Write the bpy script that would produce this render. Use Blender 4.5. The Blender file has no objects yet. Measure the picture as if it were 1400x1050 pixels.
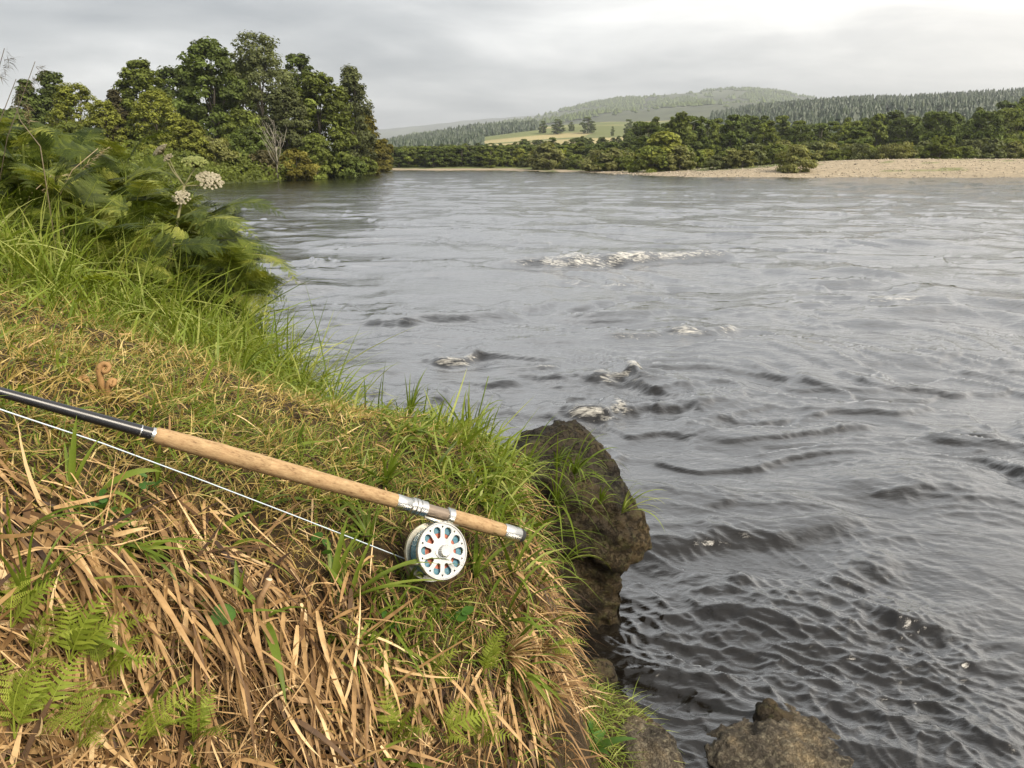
import bpy, math, random
import numpy as np
from mathutils import Vector, Matrix, Euler

# ---------------------------------------------------------------- camera, sky, sun, exposure
SC = bpy.context.scene
COL = SC.collection
F, PITCH, CAMZ = 1078.0, math.radians(15.7), 1.6
cp, sp = math.cos(PITCH), math.sin(PITCH)
cam_data = bpy.data.cameras.new('camera')
cam_data.sensor_width = 36.0
cam_data.lens = 36.0 * F / 1400.0
cam_data.clip_start = 0.02
cam_data.clip_end = 40000
cam = bpy.data.objects.new('camera', cam_data)
cam.location = (0, 0, CAMZ)
cam.rotation_euler = (math.radians(90) - PITCH, 0, 0)
COL.objects.link(cam)
SC.camera = cam

SUN_AZ, SUN_EL = math.radians(128), math.radians(40)      # azimuth clockwise from +Y (the view), elevation
sun_vec = Vector((math.sin(SUN_AZ) * math.cos(SUN_EL), math.cos(SUN_AZ) * math.cos(SUN_EL), math.sin(SUN_EL)))
world = bpy.data.worlds.new('World')
SC.world = world
world.use_nodes = True
wt = world.node_tree
wt.nodes.clear()


def N(t, kind, **kw):
    n = t.nodes.new(kind)
    for k, v in kw.items():
        setattr(n, k, v)
    return n


def math_node(t, op, a, b=None, clamp=False):
    n = N(t, 'ShaderNodeMath', operation=op, use_clamp=clamp)
    for i, v in enumerate((a, b)):
        if v is None:
            continue
        if isinstance(v, (int, float)):
            n.inputs[i].default_value = v
        else:
            t.links.new(v, n.inputs[i])
    return n.outputs[0]


def ramp(t, fac, stops):
    n = N(t, 'ShaderNodeValToRGB')
    els = n.color_ramp.elements
    while len(els) < len(stops):
        els.new(0.5)
    for e, (p, c) in zip(els, stops):
        e.position = p
        e.color = (c[0], c[1], c[2], 1) if not isinstance(c, (int, float)) else (c, c, c, 1)
    t.links.new(fac, n.inputs[0])
    return n.outputs[0]


def mixc(t, fac, a, b, blend='MIX'):
    n = N(t, 'ShaderNodeMix', data_type='RGBA', blend_type=blend)
    for sock, v in ((n.inputs[0], fac), (n.inputs[6], a), (n.inputs[7], b)):
        if isinstance(v, (int, float)):
            sock.default_value = v
        elif isinstance(v, tuple):
            sock.default_value = (v[0], v[1], v[2], 1)
        else:
            t.links.new(v, sock)
    return n.outputs[2]


def build_sky():
    t = wt
    out = N(t, 'ShaderNodeOutputWorld')
    tc = N(t, 'ShaderNodeTexCoord')
    sky = N(t, 'ShaderNodeTexSky', sky_type='NISHITA')
    sky.sun_disc = False
    sky.sun_elevation = SUN_EL
    sky.sun_rotation = SUN_AZ
    sky.air_density = 1.2
    sky.dust_density = 2.0
    sx = N(t, 'ShaderNodeSeparateXYZ')
    t.links.new(tc.outputs['Generated'], sx.inputs[0])
    zz = math_node(t, 'ADD', math_node(t, 'MAXIMUM', sx.outputs[2], 0.0), 0.24)
    px = math_node(t, 'DIVIDE', sx.outputs[0], zz)
    py = math_node(t, 'DIVIDE', sx.outputs[1], zz)
    cv = N(t, 'ShaderNodeCombineXYZ')
    t.links.new(px, cv.inputs[0]); t.links.new(py, cv.inputs[1])
    mp = N(t, 'ShaderNodeMapping')
    mp.inputs['Location'].default_value = (3.15, 0.6, 0)
    mp.inputs['Scale'].default_value = (0.62, 0.95, 1)
    t.links.new(cv.outputs[0], mp.inputs[0])
    n1 = N(t, 'ShaderNodeTexNoise'); n1.inputs['Scale'].default_value = 0.85
    n1.inputs['Detail'].default_value = 8; n1.inputs['Roughness'].default_value = 0.52
    n1.inputs['Distortion'].default_value = 0.5
    t.links.new(mp.outputs[0], n1.inputs['Vector'])
    n2 = N(t, 'ShaderNodeTexNoise'); n2.inputs['Scale'].default_value = 2.6
    n2.inputs['Detail'].default_value = 7; n2.inputs['Roughness'].default_value = 0.55
    n2.inputs['Distortion'].default_value = 0.35
    t.links.new(mp.outputs[0], n2.inputs['Vector'])
    f = math_node(t, 'ADD', math_node(t, 'MULTIPLY', n1.outputs[0], 0.68), math_node(t, 'MULTIPLY', n2.outputs[0], 0.32))
    cloud = ramp(t, f, [(0.38, (0.222, 0.234, 0.248)), (0.46, (0.312, 0.321, 0.328)), (0.54, (0.436, 0.440, 0.440)), (0.62, (0.58, 0.580, 0.570))])
    # cloud break low on the right, away from the sun lamp: brighter and warmer
    dp = N(t, 'ShaderNodeVectorMath', operation='DOT_PRODUCT')
    t.links.new(tc.outputs['Generated'], dp.inputs[0])
    gl = Vector((math.sin(math.radians(52)) * math.cos(math.radians(14)), math.cos(math.radians(52)) * math.cos(math.radians(14)), math.sin(math.radians(14))))
    dp.inputs[1].default_value = gl
    lobe = math_node(t, 'POWER', math_node(t, 'MAXIMUM', dp.outputs['Value'], 0.0), 6.0)
    warm = mixc(t, lobe, (1, 1, 1), (1.42, 1.34, 1.24))
    cloud = mixc(t, 1.0, cloud, warm, 'MULTIPLY')
    # an overcast sky is brighter overhead
    zen = math_node(t, 'ADD', math_node(t, 'MULTIPLY', math_node(t, 'MAXIMUM', sx.outputs[2], 0.0), 1.05), 0.84)
    zc = N(t, 'ShaderNodeCombineColor')
    for i in range(3):
        t.links.new(zen, zc.inputs[i])
    cloud = mixc(t, 1.0, cloud, zc.outputs[0], 'MULTIPLY')
    bs = N(t, 'ShaderNodeBackground'); bs.inputs[1].default_value = 0.08
    t.links.new(sky.outputs[0], bs.inputs[0])
    bc = N(t, 'ShaderNodeBackground'); bc.inputs[1].default_value = 1.12
    t.links.new(cloud, bc.inputs[0])
    mx = N(t, 'ShaderNodeMixShader'); mx.inputs[0].default_value = 0.93
    t.links.new(bs.outputs[0], mx.inputs[1]); t.links.new(bc.outputs[0], mx.inputs[2])
    t.links.new(mx.outputs[0], out.inputs[0])


build_sky()
sun_data = bpy.data.lights.new('sun', 'SUN')
sun_data.energy = 3.9
sun_data.angle = math.radians(30)
sun_data.color = (1.0, 0.90, 0.74)
sun = bpy.data.objects.new('sun', sun_data)
sun.rotation_euler = sun_vec.to_track_quat('Z', 'Y').to_euler()
sun.location = (60, 20, 60)
COL.objects.link(sun)
SC.view_settings.view_transform = 'Standard'
SC.view_settings.look = 'None'
SC.view_settings.gamma = 1.0
SC.view_settings.exposure = 0.82
SC.view_settings.use_curve_mapping = False
SC.render.engine = 'CYCLES'
SC.cycles.use_denoising = True
SC.cycles.max_bounces = 6
SC.cycles.diffuse_bounces = 3
SC.cycles.glossy_bounces = 3
SC.cycles.transmission_bounces = 4
SC.cycles.volume_bounces = 0
SC.cycles.transparent_max_bounces = 8
SC.cycles.caustics_reflective = False
SC.cycles.caustics_refractive = False

# ---------------------------------------------------------------- helpers
RNG = np.random.default_rng(7)
random.seed(7)


def ray(u, v):
    dx, dy = (u - 700.0) / F, (525.0 - v) / F
    return np.array((dx, cp + dy * sp, -sp + dy * cp))


def P(u, v, d):
    return np.array((0, 0, CAMZ)) + ray(u, v) * d


def on_water(u, v, z=0.0):
    r = ray(u, v)
    return P(u, v, (z - CAMZ) / r[2])


def at_y(u, v, y):
    r = ray(u, v)
    return P(u, v, y / r[1])


def project(p):
    p = np.asarray(p) - np.array((0, 0, CAMZ))
    d = p[..., 1] * cp - p[..., 2] * sp
    up = p[..., 1] * sp + p[..., 2] * cp
    return 700 + F * p[..., 0] / d, 525 - F * up / d, d


_pr = np.random.default_rng(1234)
_GA = (_pr.uniform(0, 2 * np.pi, 4096)).astype(np.float32)
_GX, _GY = np.cos(_GA), np.sin(_GA)


def perlin(x, y, seed=0):
    x = np.asarray(x, float); y = np.asarray(y, float)
    x0 = np.floor(x); y0 = np.floor(y)
    fx = (x - x0).astype(np.float32); fy = (y - y0).astype(np.float32)
    hx0 = (x0.astype(np.int64) * 73856093) & 0xFFFFFF; hx1 = ((x0.astype(np.int64) + 1) * 73856093) & 0xFFFFFF
    k = int(seed) * 83492791 & 0xFFFFFF
    hy0 = ((y0.astype(np.int64) * 19349663) & 0xFFFFFF) ^ k; hy1 = (((y0.astype(np.int64) + 1) * 19349663) & 0xFFFFFF) ^ k
    def g(hx, hy, dx, dy):
        h = hx ^ hy
        h = ((h ^ (h >> 9)) * 40503 >> 4) & 4095
        return _GX[h] * dx + _GY[h] * dy
    sx = fx * fx * fx * (fx * (fx * 6 - 15) + 10)
    sy = fy * fy * fy * (fy * (fy * 6 - 15) + 10)
    a = g(hx0, hy0, fx, fy); b = g(hx1, hy0, fx - 1, fy)
    c = g(hx0, hy1, fx, fy - 1); d = g(hx1, hy1, fx - 1, fy - 1)
    top = a + sx * (b - a)
    return (top + sy * ((c + sx * (d - c)) - top)) * 1.45


def fbm(x, y, octv=4, seed=0, gain=0.5):
    r = 0; a = 1.0; s = 0
    for i in range(octv):
        r = r + a * perlin(x * 2 ** i + i * 17.3, y * 2 ** i - i * 9.1, seed + i); s += a; a *= gain
    return r / s


def smooth(a, b, x):
    t = np.clip((x - a) / (b - a), 0, 1)
    return t * t * (3 - 2 * t)


def mesh_np(name, verts, faces, attrs=None, smooth_shade=False):
    verts = np.asarray(verts, np.float32); faces = np.asarray(faces, np.int32)
    me = bpy.data.meshes.new(name)
    n, k = faces.shape
    me.vertices.add(len(verts)); me.vertices.foreach_set('co', verts.ravel())
    me.loops.add(n * k); me.loops.foreach_set('vertex_index', faces.ravel())
    me.polygons.add(n)
    me.polygons.foreach_set('loop_start', np.arange(0, n * k, k, dtype=np.int32))
    me.polygons.foreach_set('loop_total', np.full(n, k, np.int32))
    me.polygons.foreach_set('use_smooth', np.full(n, smooth_shade, bool))
    for an, av in (attrs or {}).items():
        av = np.asarray(av, np.float32)
        if av.ndim == 1:
            at = me.attributes.new(an, 'FLOAT', 'POINT'); at.data.foreach_set('value', av)
        else:
            at = me.attributes.new(an, 'FLOAT_COLOR', 'POINT')
            at.data.foreach_set('color', np.hstack([av, np.ones((len(av), 1), np.float32)]).ravel())
    me.update(calc_edges=True)
    me.validate(verbose=False)
    return me


def link(name, me, mat=None, parent=None, loc=None, rot=None, scale=None):
    o = bpy.data.objects.new(name, me)
    if mat is not None and me is not None and not me.materials:
        me.materials.append(mat)
    COL.objects.link(o)
    if parent is not None:
        o.parent = parent
    if loc is not None: o.location = loc
    if rot is not None: o.rotation_euler = rot
    if scale is not None: o.scale = (scale,) * 3 if isinstance(scale, (int, float)) else scale
    return o


def tag(o, label=None, cat=None, group=None, kind=None):
    if label: o['label'] = label
    if cat: o['category'] = cat
    if group: o['group'] = group
    if kind: o['kind'] = kind
    return o


def empty(name, loc=(0, 0, 0), rz=0.0):
    o = bpy.data.objects.new(name, None)
    o.empty_display_size = 0.1
    o.location = loc; o.rotation_euler = (0, 0, rz)
    COL.objects.link(o)
    return o


class MB:
    """collects quads / triangles (as degenerate-free lists) for one mesh"""
    def __init__(self): self.v = []; self.f = []; self.a = []
    def add(self, verts, faces, tint=0.5):
        b = len(self.v)
        self.v += [tuple(map(float, p)) for p in verts]
        self.a += [tint] * len(verts)
        self.f += [tuple(b + i for i in f) for f in faces]
    def tube(self, pts, rad, sides=6, tint=0.5, cap=True):
        pts = [Vector(p) for p in pts]
        rings = []
        ref = Vector((0.13, 0.31, 0.94))
        for i, p in enumerate(pts):
            d = (pts[min(i + 1, len(pts) - 1)] - pts[max(i - 1, 0)])
            d = d.normalized() if d.length > 1e-9 else Vector((0, 0, 1))
            s = d.cross(ref)
            s = s.normalized() if s.length > 1e-3 else d.orthogonal().normalized()
            t = d.cross(s)
            r = rad[i] if hasattr(rad, '__len__') else rad
            rings.append([p + (s * math.cos(a) + t * math.sin(a)) * r for a in [2 * math.pi * k / sides for k in range(sides)]])
        v = [q for r in rings for q in r]
        f = []
        for i in range(len(rings) - 1):
            for k in range(sides):
                a, b = i * sides + k, i * sides + (k + 1) % sides
                f.append((a, b, b + sides, a + sides))
        if cap:
            f.append(tuple(range(sides))[::-1]); n = (len(rings) - 1) * sides
            f.append(tuple(range(n, n + sides)))
        self.add(v, f, tint)
    def lathe_x(self, prof, sides=32, cap=True):
        v = []; f = []
        for x, r in prof:
            v += [(x, r * math.cos(2 * math.pi * k / sides), r * math.sin(2 * math.pi * k / sides)) for k in range(sides)]
        for i in range(len(prof) - 1):
            for k in range(sides):
                a, b = i * sides + k, i * sides + (k + 1) % sides
                f.append((a, a + sides, b + sides, b))
        if cap:
            f.append(tuple(range(sides))); n = (len(prof) - 1) * sides
            f.append(tuple(range(n, n + sides))[::-1])
        self.add(v, f)
    def mesh(self, name, smooth_shade=True, sharp=None):
        me = bpy.data.meshes.new(name)
        me.from_pydata(self.v, [], self.f)
        at = me.attributes.new('tint', 'FLOAT', 'POINT')
        at.data.foreach_set('value', np.asarray(self.a, np.float32))
        me.polygons.foreach_set('use_smooth', np.full(len(me.polygons), smooth_shade, bool))
        me.update()
        if sharp:
            try: me.set_sharp_from_angle(angle=math.radians(sharp))
            except Exception: pass
        return me


# ---------------------------------------------------------------- materials
def new_mat(name):
    m = bpy.data.materials.new(name); m.use_nodes = True
    t = m.node_tree
    return m, t, t.nodes['Principled BSDF']


def attr(t, name):
    n = N(t, 'ShaderNodeAttribute'); n.attribute_name = name
    return n


def leaf_mat(name, stops, trans=0.35, rough=0.5, spec=0.35, noise=18.0, vary=0.0):
    m, t, b = new_mat(name)
    a = attr(t, 'tint')
    tc = N(t, 'ShaderNodeTexCoord')
    nz = N(t, 'ShaderNodeTexNoise'); nz.inputs['Scale'].default_value = noise; nz.inputs['Detail'].default_value = 3
    t.links.new(tc.outputs['Object'], nz.inputs['Vector'])
    f = math_node(t, 'ADD', a.outputs['Fac'], math_node(t, 'MULTIPLY', math_node(t, 'SUBTRACT', nz.outputs[0], 0.5), 0.45), True)
    if vary:
        oi = N(t, 'ShaderNodeObjectInfo')
        f = math_node(t, 'ADD', f, math_node(t, 'MULTIPLY', math_node(t, 'SUBTRACT', oi.outputs['Random'], 0.5), vary), True)
    c = ramp(t, f, stops)
    t.links.new(c, b.inputs['Base Color'])
    b.inputs['Roughness'].default_value = rough
    b.inputs['Specular IOR Level'].default_value = spec
    if trans > 0:
        tr = N(t, 'ShaderNodeBsdfTranslucent')
        c2 = mixc(t, 1.0, c, (1.25, 1.2, 0.55), 'MULTIPLY')
        t.links.new(c2, tr.inputs[0])
        mx = N(t, 'ShaderNodeMixShader'); mx.inputs[0].default_value = trans
        t.links.new(b.outputs[0], mx.inputs[1]); t.links.new(tr.outputs[0], mx.inputs[2])
        t.links.new(mx.outputs[0], t.nodes['Material Output'].inputs[0])
    return m


def plain_mat(name, col, rough=0.5, metal=0.0, noise=0.0, scale=40, bump=0.0, spec=0.5, coat=0.0):
    m, t, b = new_mat(name)
    b.inputs['Roughness'].default_value = rough
    b.inputs['Metallic'].default_value = metal
    b.inputs['Specular IOR Level'].default_value = spec
    b.inputs['Coat Weight'].default_value = coat
    b.inputs['Base Color'].default_value = (*col, 1)
    if noise or bump:
        tc = N(t, 'ShaderNodeTexCoord')
        nz = N(t, 'ShaderNodeTexNoise'); nz.inputs['Scale'].default_value = scale; nz.inputs['Detail'].default_value = 6
        t.links.new(tc.outputs['Object'], nz.inputs['Vector'])
        if noise:
            c = mixc(t, nz.outputs[0], tuple(x * (1 - noise) for x in col), tuple(min(1, x * (1 + noise)) for x in col))
            t.links.new(c, b.inputs['Base Color'])
            r = math_node(t, 'ADD', math_node(t, 'MULTIPLY', nz.outputs[0], 0.25), rough - 0.12, True)
            t.links.new(r, b.inputs['Roughness'])
        if bump:
            bp = N(t, 'ShaderNodeBump'); bp.inputs['Strength'].default_value = bump; bp.inputs['Distance'].default_value = 0.01
            t.links.new(nz.outputs[0], bp.inputs['Height']); t.links.new(bp.outputs[0], b.inputs['Normal'])
    return m


BARK = plain_mat('bark', (0.10, 0.085, 0.065), 0.9, noise=0.5, scale=6, bump=0.4)
PALE_BARK = plain_mat('pale_bark', (0.24, 0.215, 0.17), 0.85, noise=0.4, scale=6)
LEAF_DARK = leaf_mat('leaf_dark', [(0, (0.037, 0.045, 0.011)), (0.5, (0.085, 0.111, 0.026)), (1, (0.150, 0.196, 0.046))], noise=0.5, spec=0.12)
LEAF_OAK = leaf_mat('leaf_oak', [(0, (0.053, 0.063, 0.013)), (0.5, (0.125, 0.150, 0.031)), (1, (0.218, 0.263, 0.054))], noise=0.5, spec=0.12)
LEAF_GREY = leaf_mat('leaf_grey', [(0, (0.050, 0.056, 0.022)), (0.5, (0.119, 0.134, 0.052)), (1, (0.208, 0.234, 0.092))], noise=0.5, spec=0.12)
LEAF_WILLOW = leaf_mat('leaf_willow', [(0, (0.095, 0.102, 0.019)), (0.5, (0.190, 0.205, 0.038)), (1, (0.285, 0.307, 0.057))], noise=0.5, spec=0.12)
LEAF_BROWN = leaf_mat('leaf_brown', [(0, (0.046, 0.041, 0.019)), (0.5, (0.110, 0.098, 0.045)), (1, (0.193, 0.172, 0.079))], noise=0.5, spec=0.12)
LEAF_YELLOW = leaf_mat('leaf_yellow', [(0, (0.063, 0.057, 0.011)), (0.5, (0.150, 0.135, 0.027)), (1, (0.263, 0.236, 0.047))], noise=0.5, spec=0.12)
LEAF_SHRUB = leaf_mat('leaf_shrub', [(0, (0.071, 0.073, 0.024)), (0.5, (0.167, 0.171, 0.057)), (1, (0.293, 0.301, 0.100))], noise=0.4, spec=0.12)
LEAF_CONIFER = leaf_mat('leaf_conifer', [(0, (0.018, 0.032, 0.014)), (0.5, (0.034, 0.053, 0.024)), (1, (0.060, 0.080, 0.035))], trans=0.1, noise=0.05)
BRACKEN = leaf_mat('bracken', [(0, (0.020, 0.033, 0.006)), (0.4, (0.056, 0.077, 0.013)), (0.75, (0.131, 0.160, 0.025)), (1, (0.275, 0.288, 0.062))], trans=0.35, rough=0.5, noise=3, vary=0.75, spec=0.15)
FERN = leaf_mat('fern', [(0, (0.110, 0.140, 0.015)), (0.5, (0.200, 0.245, 0.030)), (1, (0.320, 0.360, 0.060))], trans=0.4, noise=25, vary=0.7, spec=0.15)
GREEN = leaf_mat('green', [(0, (0.051, 0.079, 0.008)), (0.45, (0.115, 0.163, 0.018)), (0.8, (0.207, 0.259, 0.040)), (1, (0.350, 0.374, 0.110))], trans=0.35, rough=0.42, noise=30, spec=0.22)
DEAD = leaf_mat('dead', [(0, (0.030, 0.014, 0.006)), (0.28, (0.105, 0.055, 0.020)), (0.58, (0.270, 0.160, 0.066)), (0.82, (0.450, 0.291, 0.133)), (1, (0.600, 0.432, 0.230))], trans=0.12, rough=0.55, spec=0.25, noise=60)
STRAW = leaf_mat('straw', [(0, (0.090, 0.062, 0.018)), (0.35, (0.240, 0.175, 0.050)), (0.7, (0.430, 0.315, 0.105)), (1, (0.600, 0.470, 0.210))], trans=0.25, noise=40, spec=0.2)


def rock_mat(name, cols, scale=6.0, bump=0.6, lichen=0.25, wet=0.0):
    m, t, b = new_mat(name)
    tc = N(t, 'ShaderNodeTexCoord')
    n1 = N(t, 'ShaderNodeTexNoise'); n1.inputs['Scale'].default_value = scale; n1.inputs['Detail'].default_value = 10; n1.inputs['Roughness'].default_value = 0.65
    n2 = N(t, 'ShaderNodeTexNoise'); n2.inputs['Scale'].default_value = scale * 7; n2.inputs['Detail'].default_value = 6
    v = N(t, 'ShaderNodeTexVoronoi', feature='DISTANCE_TO_EDGE'); v.inputs['Scale'].default_value = scale * 1.3
    w = N(t, 'ShaderNodeVectorMath', operation='ADD')
    t.links.new(tc.outputs['Object'], w.inputs[0]); t.links.new(n1.outputs['Color'], w.inputs[1])
    for n in (n1, n2): t.links.new(tc.outputs['Object'], n.inputs['Vector'])
    t.links.new(w.outputs[0], v.inputs['Vector'])
    c = ramp(t, n1.outputs[0], [(0.3, cols[0]), (0.5, cols[1]), (0.68, cols[2])])
    sp_ = ramp(t, n2.outputs[0], [(0.50, 0.0), (0.66, 1.0)])
    c = mixc(t, math_node(t, 'MULTIPLY', sp_, lichen), c, cols[3])
    t.links.new(c, b.inputs['Base Color'])
    b.inputs['Roughness'].default_value = 0.85 - wet
    b.inputs['Specular IOR Level'].default_value = 0.22
    h = math_node(t, 'ADD', math_node(t, 'MULTIPLY', n1.outputs[0], 0.7), math_node(t, 'ADD', math_node(t, 'MULTIPLY', n2.outputs[0], 0.25), math_node(t, 'MULTIPLY', ramp(t, v.outputs[0], [(0, 0.0), (0.06, 1.0)]), 0.12)))
    bp = N(t, 'ShaderNodeBump'); bp.inputs['Strength'].default_value = bump; bp.inputs['Distance'].default_value = 0.06
    t.links.new(h, bp.inputs['Height']); t.links.new(bp.outputs[0], b.inputs['Normal'])
    return m


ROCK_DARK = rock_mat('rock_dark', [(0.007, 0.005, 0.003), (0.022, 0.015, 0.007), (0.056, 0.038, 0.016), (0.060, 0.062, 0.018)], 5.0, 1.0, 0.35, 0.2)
ROCK_GREY = rock_mat('rock_grey', [(0.022, 0.018, 0.013), (0.075, 0.06, 0.042), (0.20, 0.15, 0.085), (0.25, 0.22, 0.15)], 9.0, 0.9, 0.4, .25)

# ---------------------------------------------------------------- bank surface (thin-plate spline through surveyed points)
ctrl_px = [(0, 1050, .80), (150, 1050, .9), (300, 1050, 1.0), (450, 1050, 1.10), (600, 1050, 1.2), (740, 1050, 1.36),
           (0, 920, .84), (0, 800, .90), (150, 800, 1.0), (300, 800, 1.13), (450, 830, 1.24), (600, 850, 1.33), (700, 900, 1.38),
           (0, 650, .96), (150, 680, 1.09), (300, 690, 1.24), (450, 720, 1.33), (600, 770, 1.42), (680, 760, 1.46), (770, 940, 1.46),
           (745, 800, 1.56), (725, 700, 1.66), (690, 605, 1.95), (600, 640, 1.66), (600, 586, 2.2), (480, 556, 2.4), (400, 600, 1.63),
           (420, 522, 2.7), (350, 440, 3.6), (200, 500, 1.72), (0, 500, 1.22), (0, 440, 1.72), (200, 400, 3.0), (100, 350, 3.1), (0, 300, 3.6),
           (300, 330, 5.2)]
CT = np.array([P(*c) for c in ctrl_px] + [(-2.9, 7.2, 1.25), (-5, 8, 1.5), (-6, 5, 1.7), (-4, 3, 1.6), (-2.2, 1.0, 1.55), (-3.5, 0, 1.7), (-1.2, -.4, 1.2),
              (-.4, .2, .75), (0.1, .3, .55), (-.5, -1.2, .8), (-6, -1, 1.9), (-9, 9, 1.5)])


def _tps_k(r2):
    return r2 * np.log(np.maximum(r2, 1e-12))


def _fit(c):
    n = len(c)
    d2 = ((c[:, None, :2] - c[None, :, :2]) ** 2).sum(-1)
    A = np.zeros((n + 3, n + 3)); A[:n, :n] = _tps_k(d2) + np.eye(n) * 0.02
    A[:n, n] = 1; A[:n, n + 1:] = c[:, :2]; A[n, :n] = 1; A[n + 1:, :n] = c[:, :2].T
    return np.linalg.solve(A, np.concatenate([c[:, 2], np.zeros(3)]))


TW = _fit(CT)


def tps(x, y):
    x = np.asarray(x, float); y = np.asarray(y, float)
    r = TW[-3] + TW[-2] * x + TW[-1] * y
    for (cx, cy, _), w in zip(CT, TW[:-3]):
        r = r + w * _tps_k((x - cx) ** 2 + (y - cy) ** 2)
    return r


edge_px = [(742, 1000, 1.42), (748, 930, 1.46), (746, 860, 1.52), (747, 800, 1.56), (738, 740, 1.62), (725, 690, 1.68), (712, 640, 1.82), (690, 604, 1.97),
           (640, 594, 2.1), (600, 586, 2.22), (540, 572, 2.3), (480, 556, 2.42), (420, 522, 2.75), (385, 480, 3.1), (350, 440, 3.6), (330, 390, 4.2), (300, 330, 5.2)]
EDGE = [tuple(P(*e)[:2]) for e in edge_px]
BANK_POLY = [(0.10, -1.6), (0.05, .6)] + EDGE + [(-3.0, 7.3), (-5, 9.2), (-9, 10.6), (-20, 12.5), (-20, -1.6)]
RIVER = [(0.9, -60), (0.7, -3), (0.25, 0.3), (0.16, .7)] + EDGE + [(-3.0, 7.3), (-5, 9.2), (-9, 10.6), (-20, 13), (-45, 22), (-45, 34), (-30, 41), (-24, 50), (-23, 62), (-19.5, 79), (-21.5, 110), (-25, 142),
         (-42, 190), (-90, 250), (-200, 320), (-200, 350), (-90, 275), (-62, 225), (-38, 186), (-18, 172), (-3, 173), (3, 150), (12.5, 126), (15, 105), (18.5, 90), (36, 87.5), (56, 87),
         (90, 80), (120, 50), (125, 0), (125, -60)]


def sdist(poly, x, y):
    """signed distance, positive inside"""
    x = np.asarray(x, float); y = np.asarray(y, float)
    d = np.full(x.shape, 1e9); ins = np.zeros(x.shape, bool)
    n = len(poly)
    for i in range(n):
        ax, ay = poly[i]; bx, by = poly[(i + 1) % n]
        ex, ey = bx - ax, by - ay
        t = np.clip(((x - ax) * ex + (y - ay) * ey) / (ex * ex + ey * ey + 1e-12), 0, 1)
        d = np.minimum(d, np.hypot(x - ax - t * ex, y - ay - t * ey))
        if ay != by:
            c = ((ay > y) != (by > y)) & (x < (bx - ax) * (y - ay) / (by - ay) + ax)
            ins ^= c
    return np.where(ins, d, -d)


def bank_h(x, y):
    x = np.asarray(x, float); y = np.asarray(y, float)
    s = sdist(BANK_POLY, x, y)
    top = tps(x, y) + 0.022 * fbm(x * 5, y * 5, 3, 3) + 0.05 * fbm(x * 1.4, y * 1.4, 2, 9)
    top = top - 0.07 * np.exp(-np.maximum(s, 0) / 0.07)
    drop = 3.2 * np.maximum(-s, 0) + 4.0 * np.maximum(-s - 0.25, 0)
    h = top - drop
    shelf = 0.17 * np.exp(-(((x - .20) / .20) ** 2 + ((y - 1.80) / .30) ** 2) ** 1.5) - 0.02
    shelf = np.where(shelf < 0.0, -0.5, shelf)
    return np.maximum(h, np.maximum(shelf + 0.02 * fbm(x * 14, y * 14, 3, 5), -0.6))


def bank_grad(x, y, e=0.02):
    return (tps(x + e, y) - tps(x - e, y)) / (2 * e), (tps(x, y + e) - tps(x, y - e)) / (2 * e)


def grid_faces(nr, nc):
    i = np.arange(nr - 1)[:, None] * nc + np.arange(nc - 1)[None, :]
    return np.stack([i, i + 1, i + nc + 1, i + nc], -1).reshape(-1, 4)


def build_bank():
    xs = np.concatenate([np.arange(-7.0, -1.6, 0.06), np.arange(-1.6, 0.95, 0.02)])
    ys = np.concatenate([np.arange(-1.5, 0.4, 0.06), np.arange(0.4, 3.0, 0.02), np.arange(3.0, 9.6, 0.05)])
    X, Y = np.meshgrid(xs, ys)
    Z = bank_h(X, Y)
    me = mesh_np('river_bank', np.stack([X, Y, Z], -1).reshape(-1, 3), grid_faces(len(ys), len(xs)), smooth_shade=True)
    m, t, b = new_mat('bank_soil')
    tc = N(t, 'ShaderNodeTexCoord')
    n1 = N(t, 'ShaderNodeTexNoise'); n1.inputs['Scale'].default_value = 9; n1.inputs['Detail'].default_value = 9
    n2 = N(t, 'ShaderNodeTexNoise'); n2.inputs['Scale'].default_value = 90; n2.inputs['Detail'].default_value = 4
    for n in (n1, n2): t.links.new(tc.outputs['Object'], n.inputs['Vector'])
    f = math_node(t, 'ADD', math_node(t, 'MULTIPLY', n1.outputs[0], 0.6), math_node(t, 'MULTIPLY', n2.outputs[0], 0.4))
    t.links.new(ramp(t, f, [(0.34, (0.016, 0.010, 0.005)), (0.5, (0.040, 0.026, 0.012)), (0.66, (0.085, 0.060, 0.028))]), b.inputs['Base Color'])
    b.inputs['Roughness'].default_value = 0.95; b.inputs['Specular IOR Level'].default_value = 0.2
    bp = N(t, 'ShaderNodeBump'); bp.inputs['Strength'].default_value = 1.0; bp.inputs['Distance'].default_value = 0.03
    t.links.new(f, bp.inputs['Height']); t.links.new(bp.outputs[0], b.inputs['Normal'])
    tag(link('river_bank', me, m), 'steep earth river bank under the grass', kind='structure')


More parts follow.
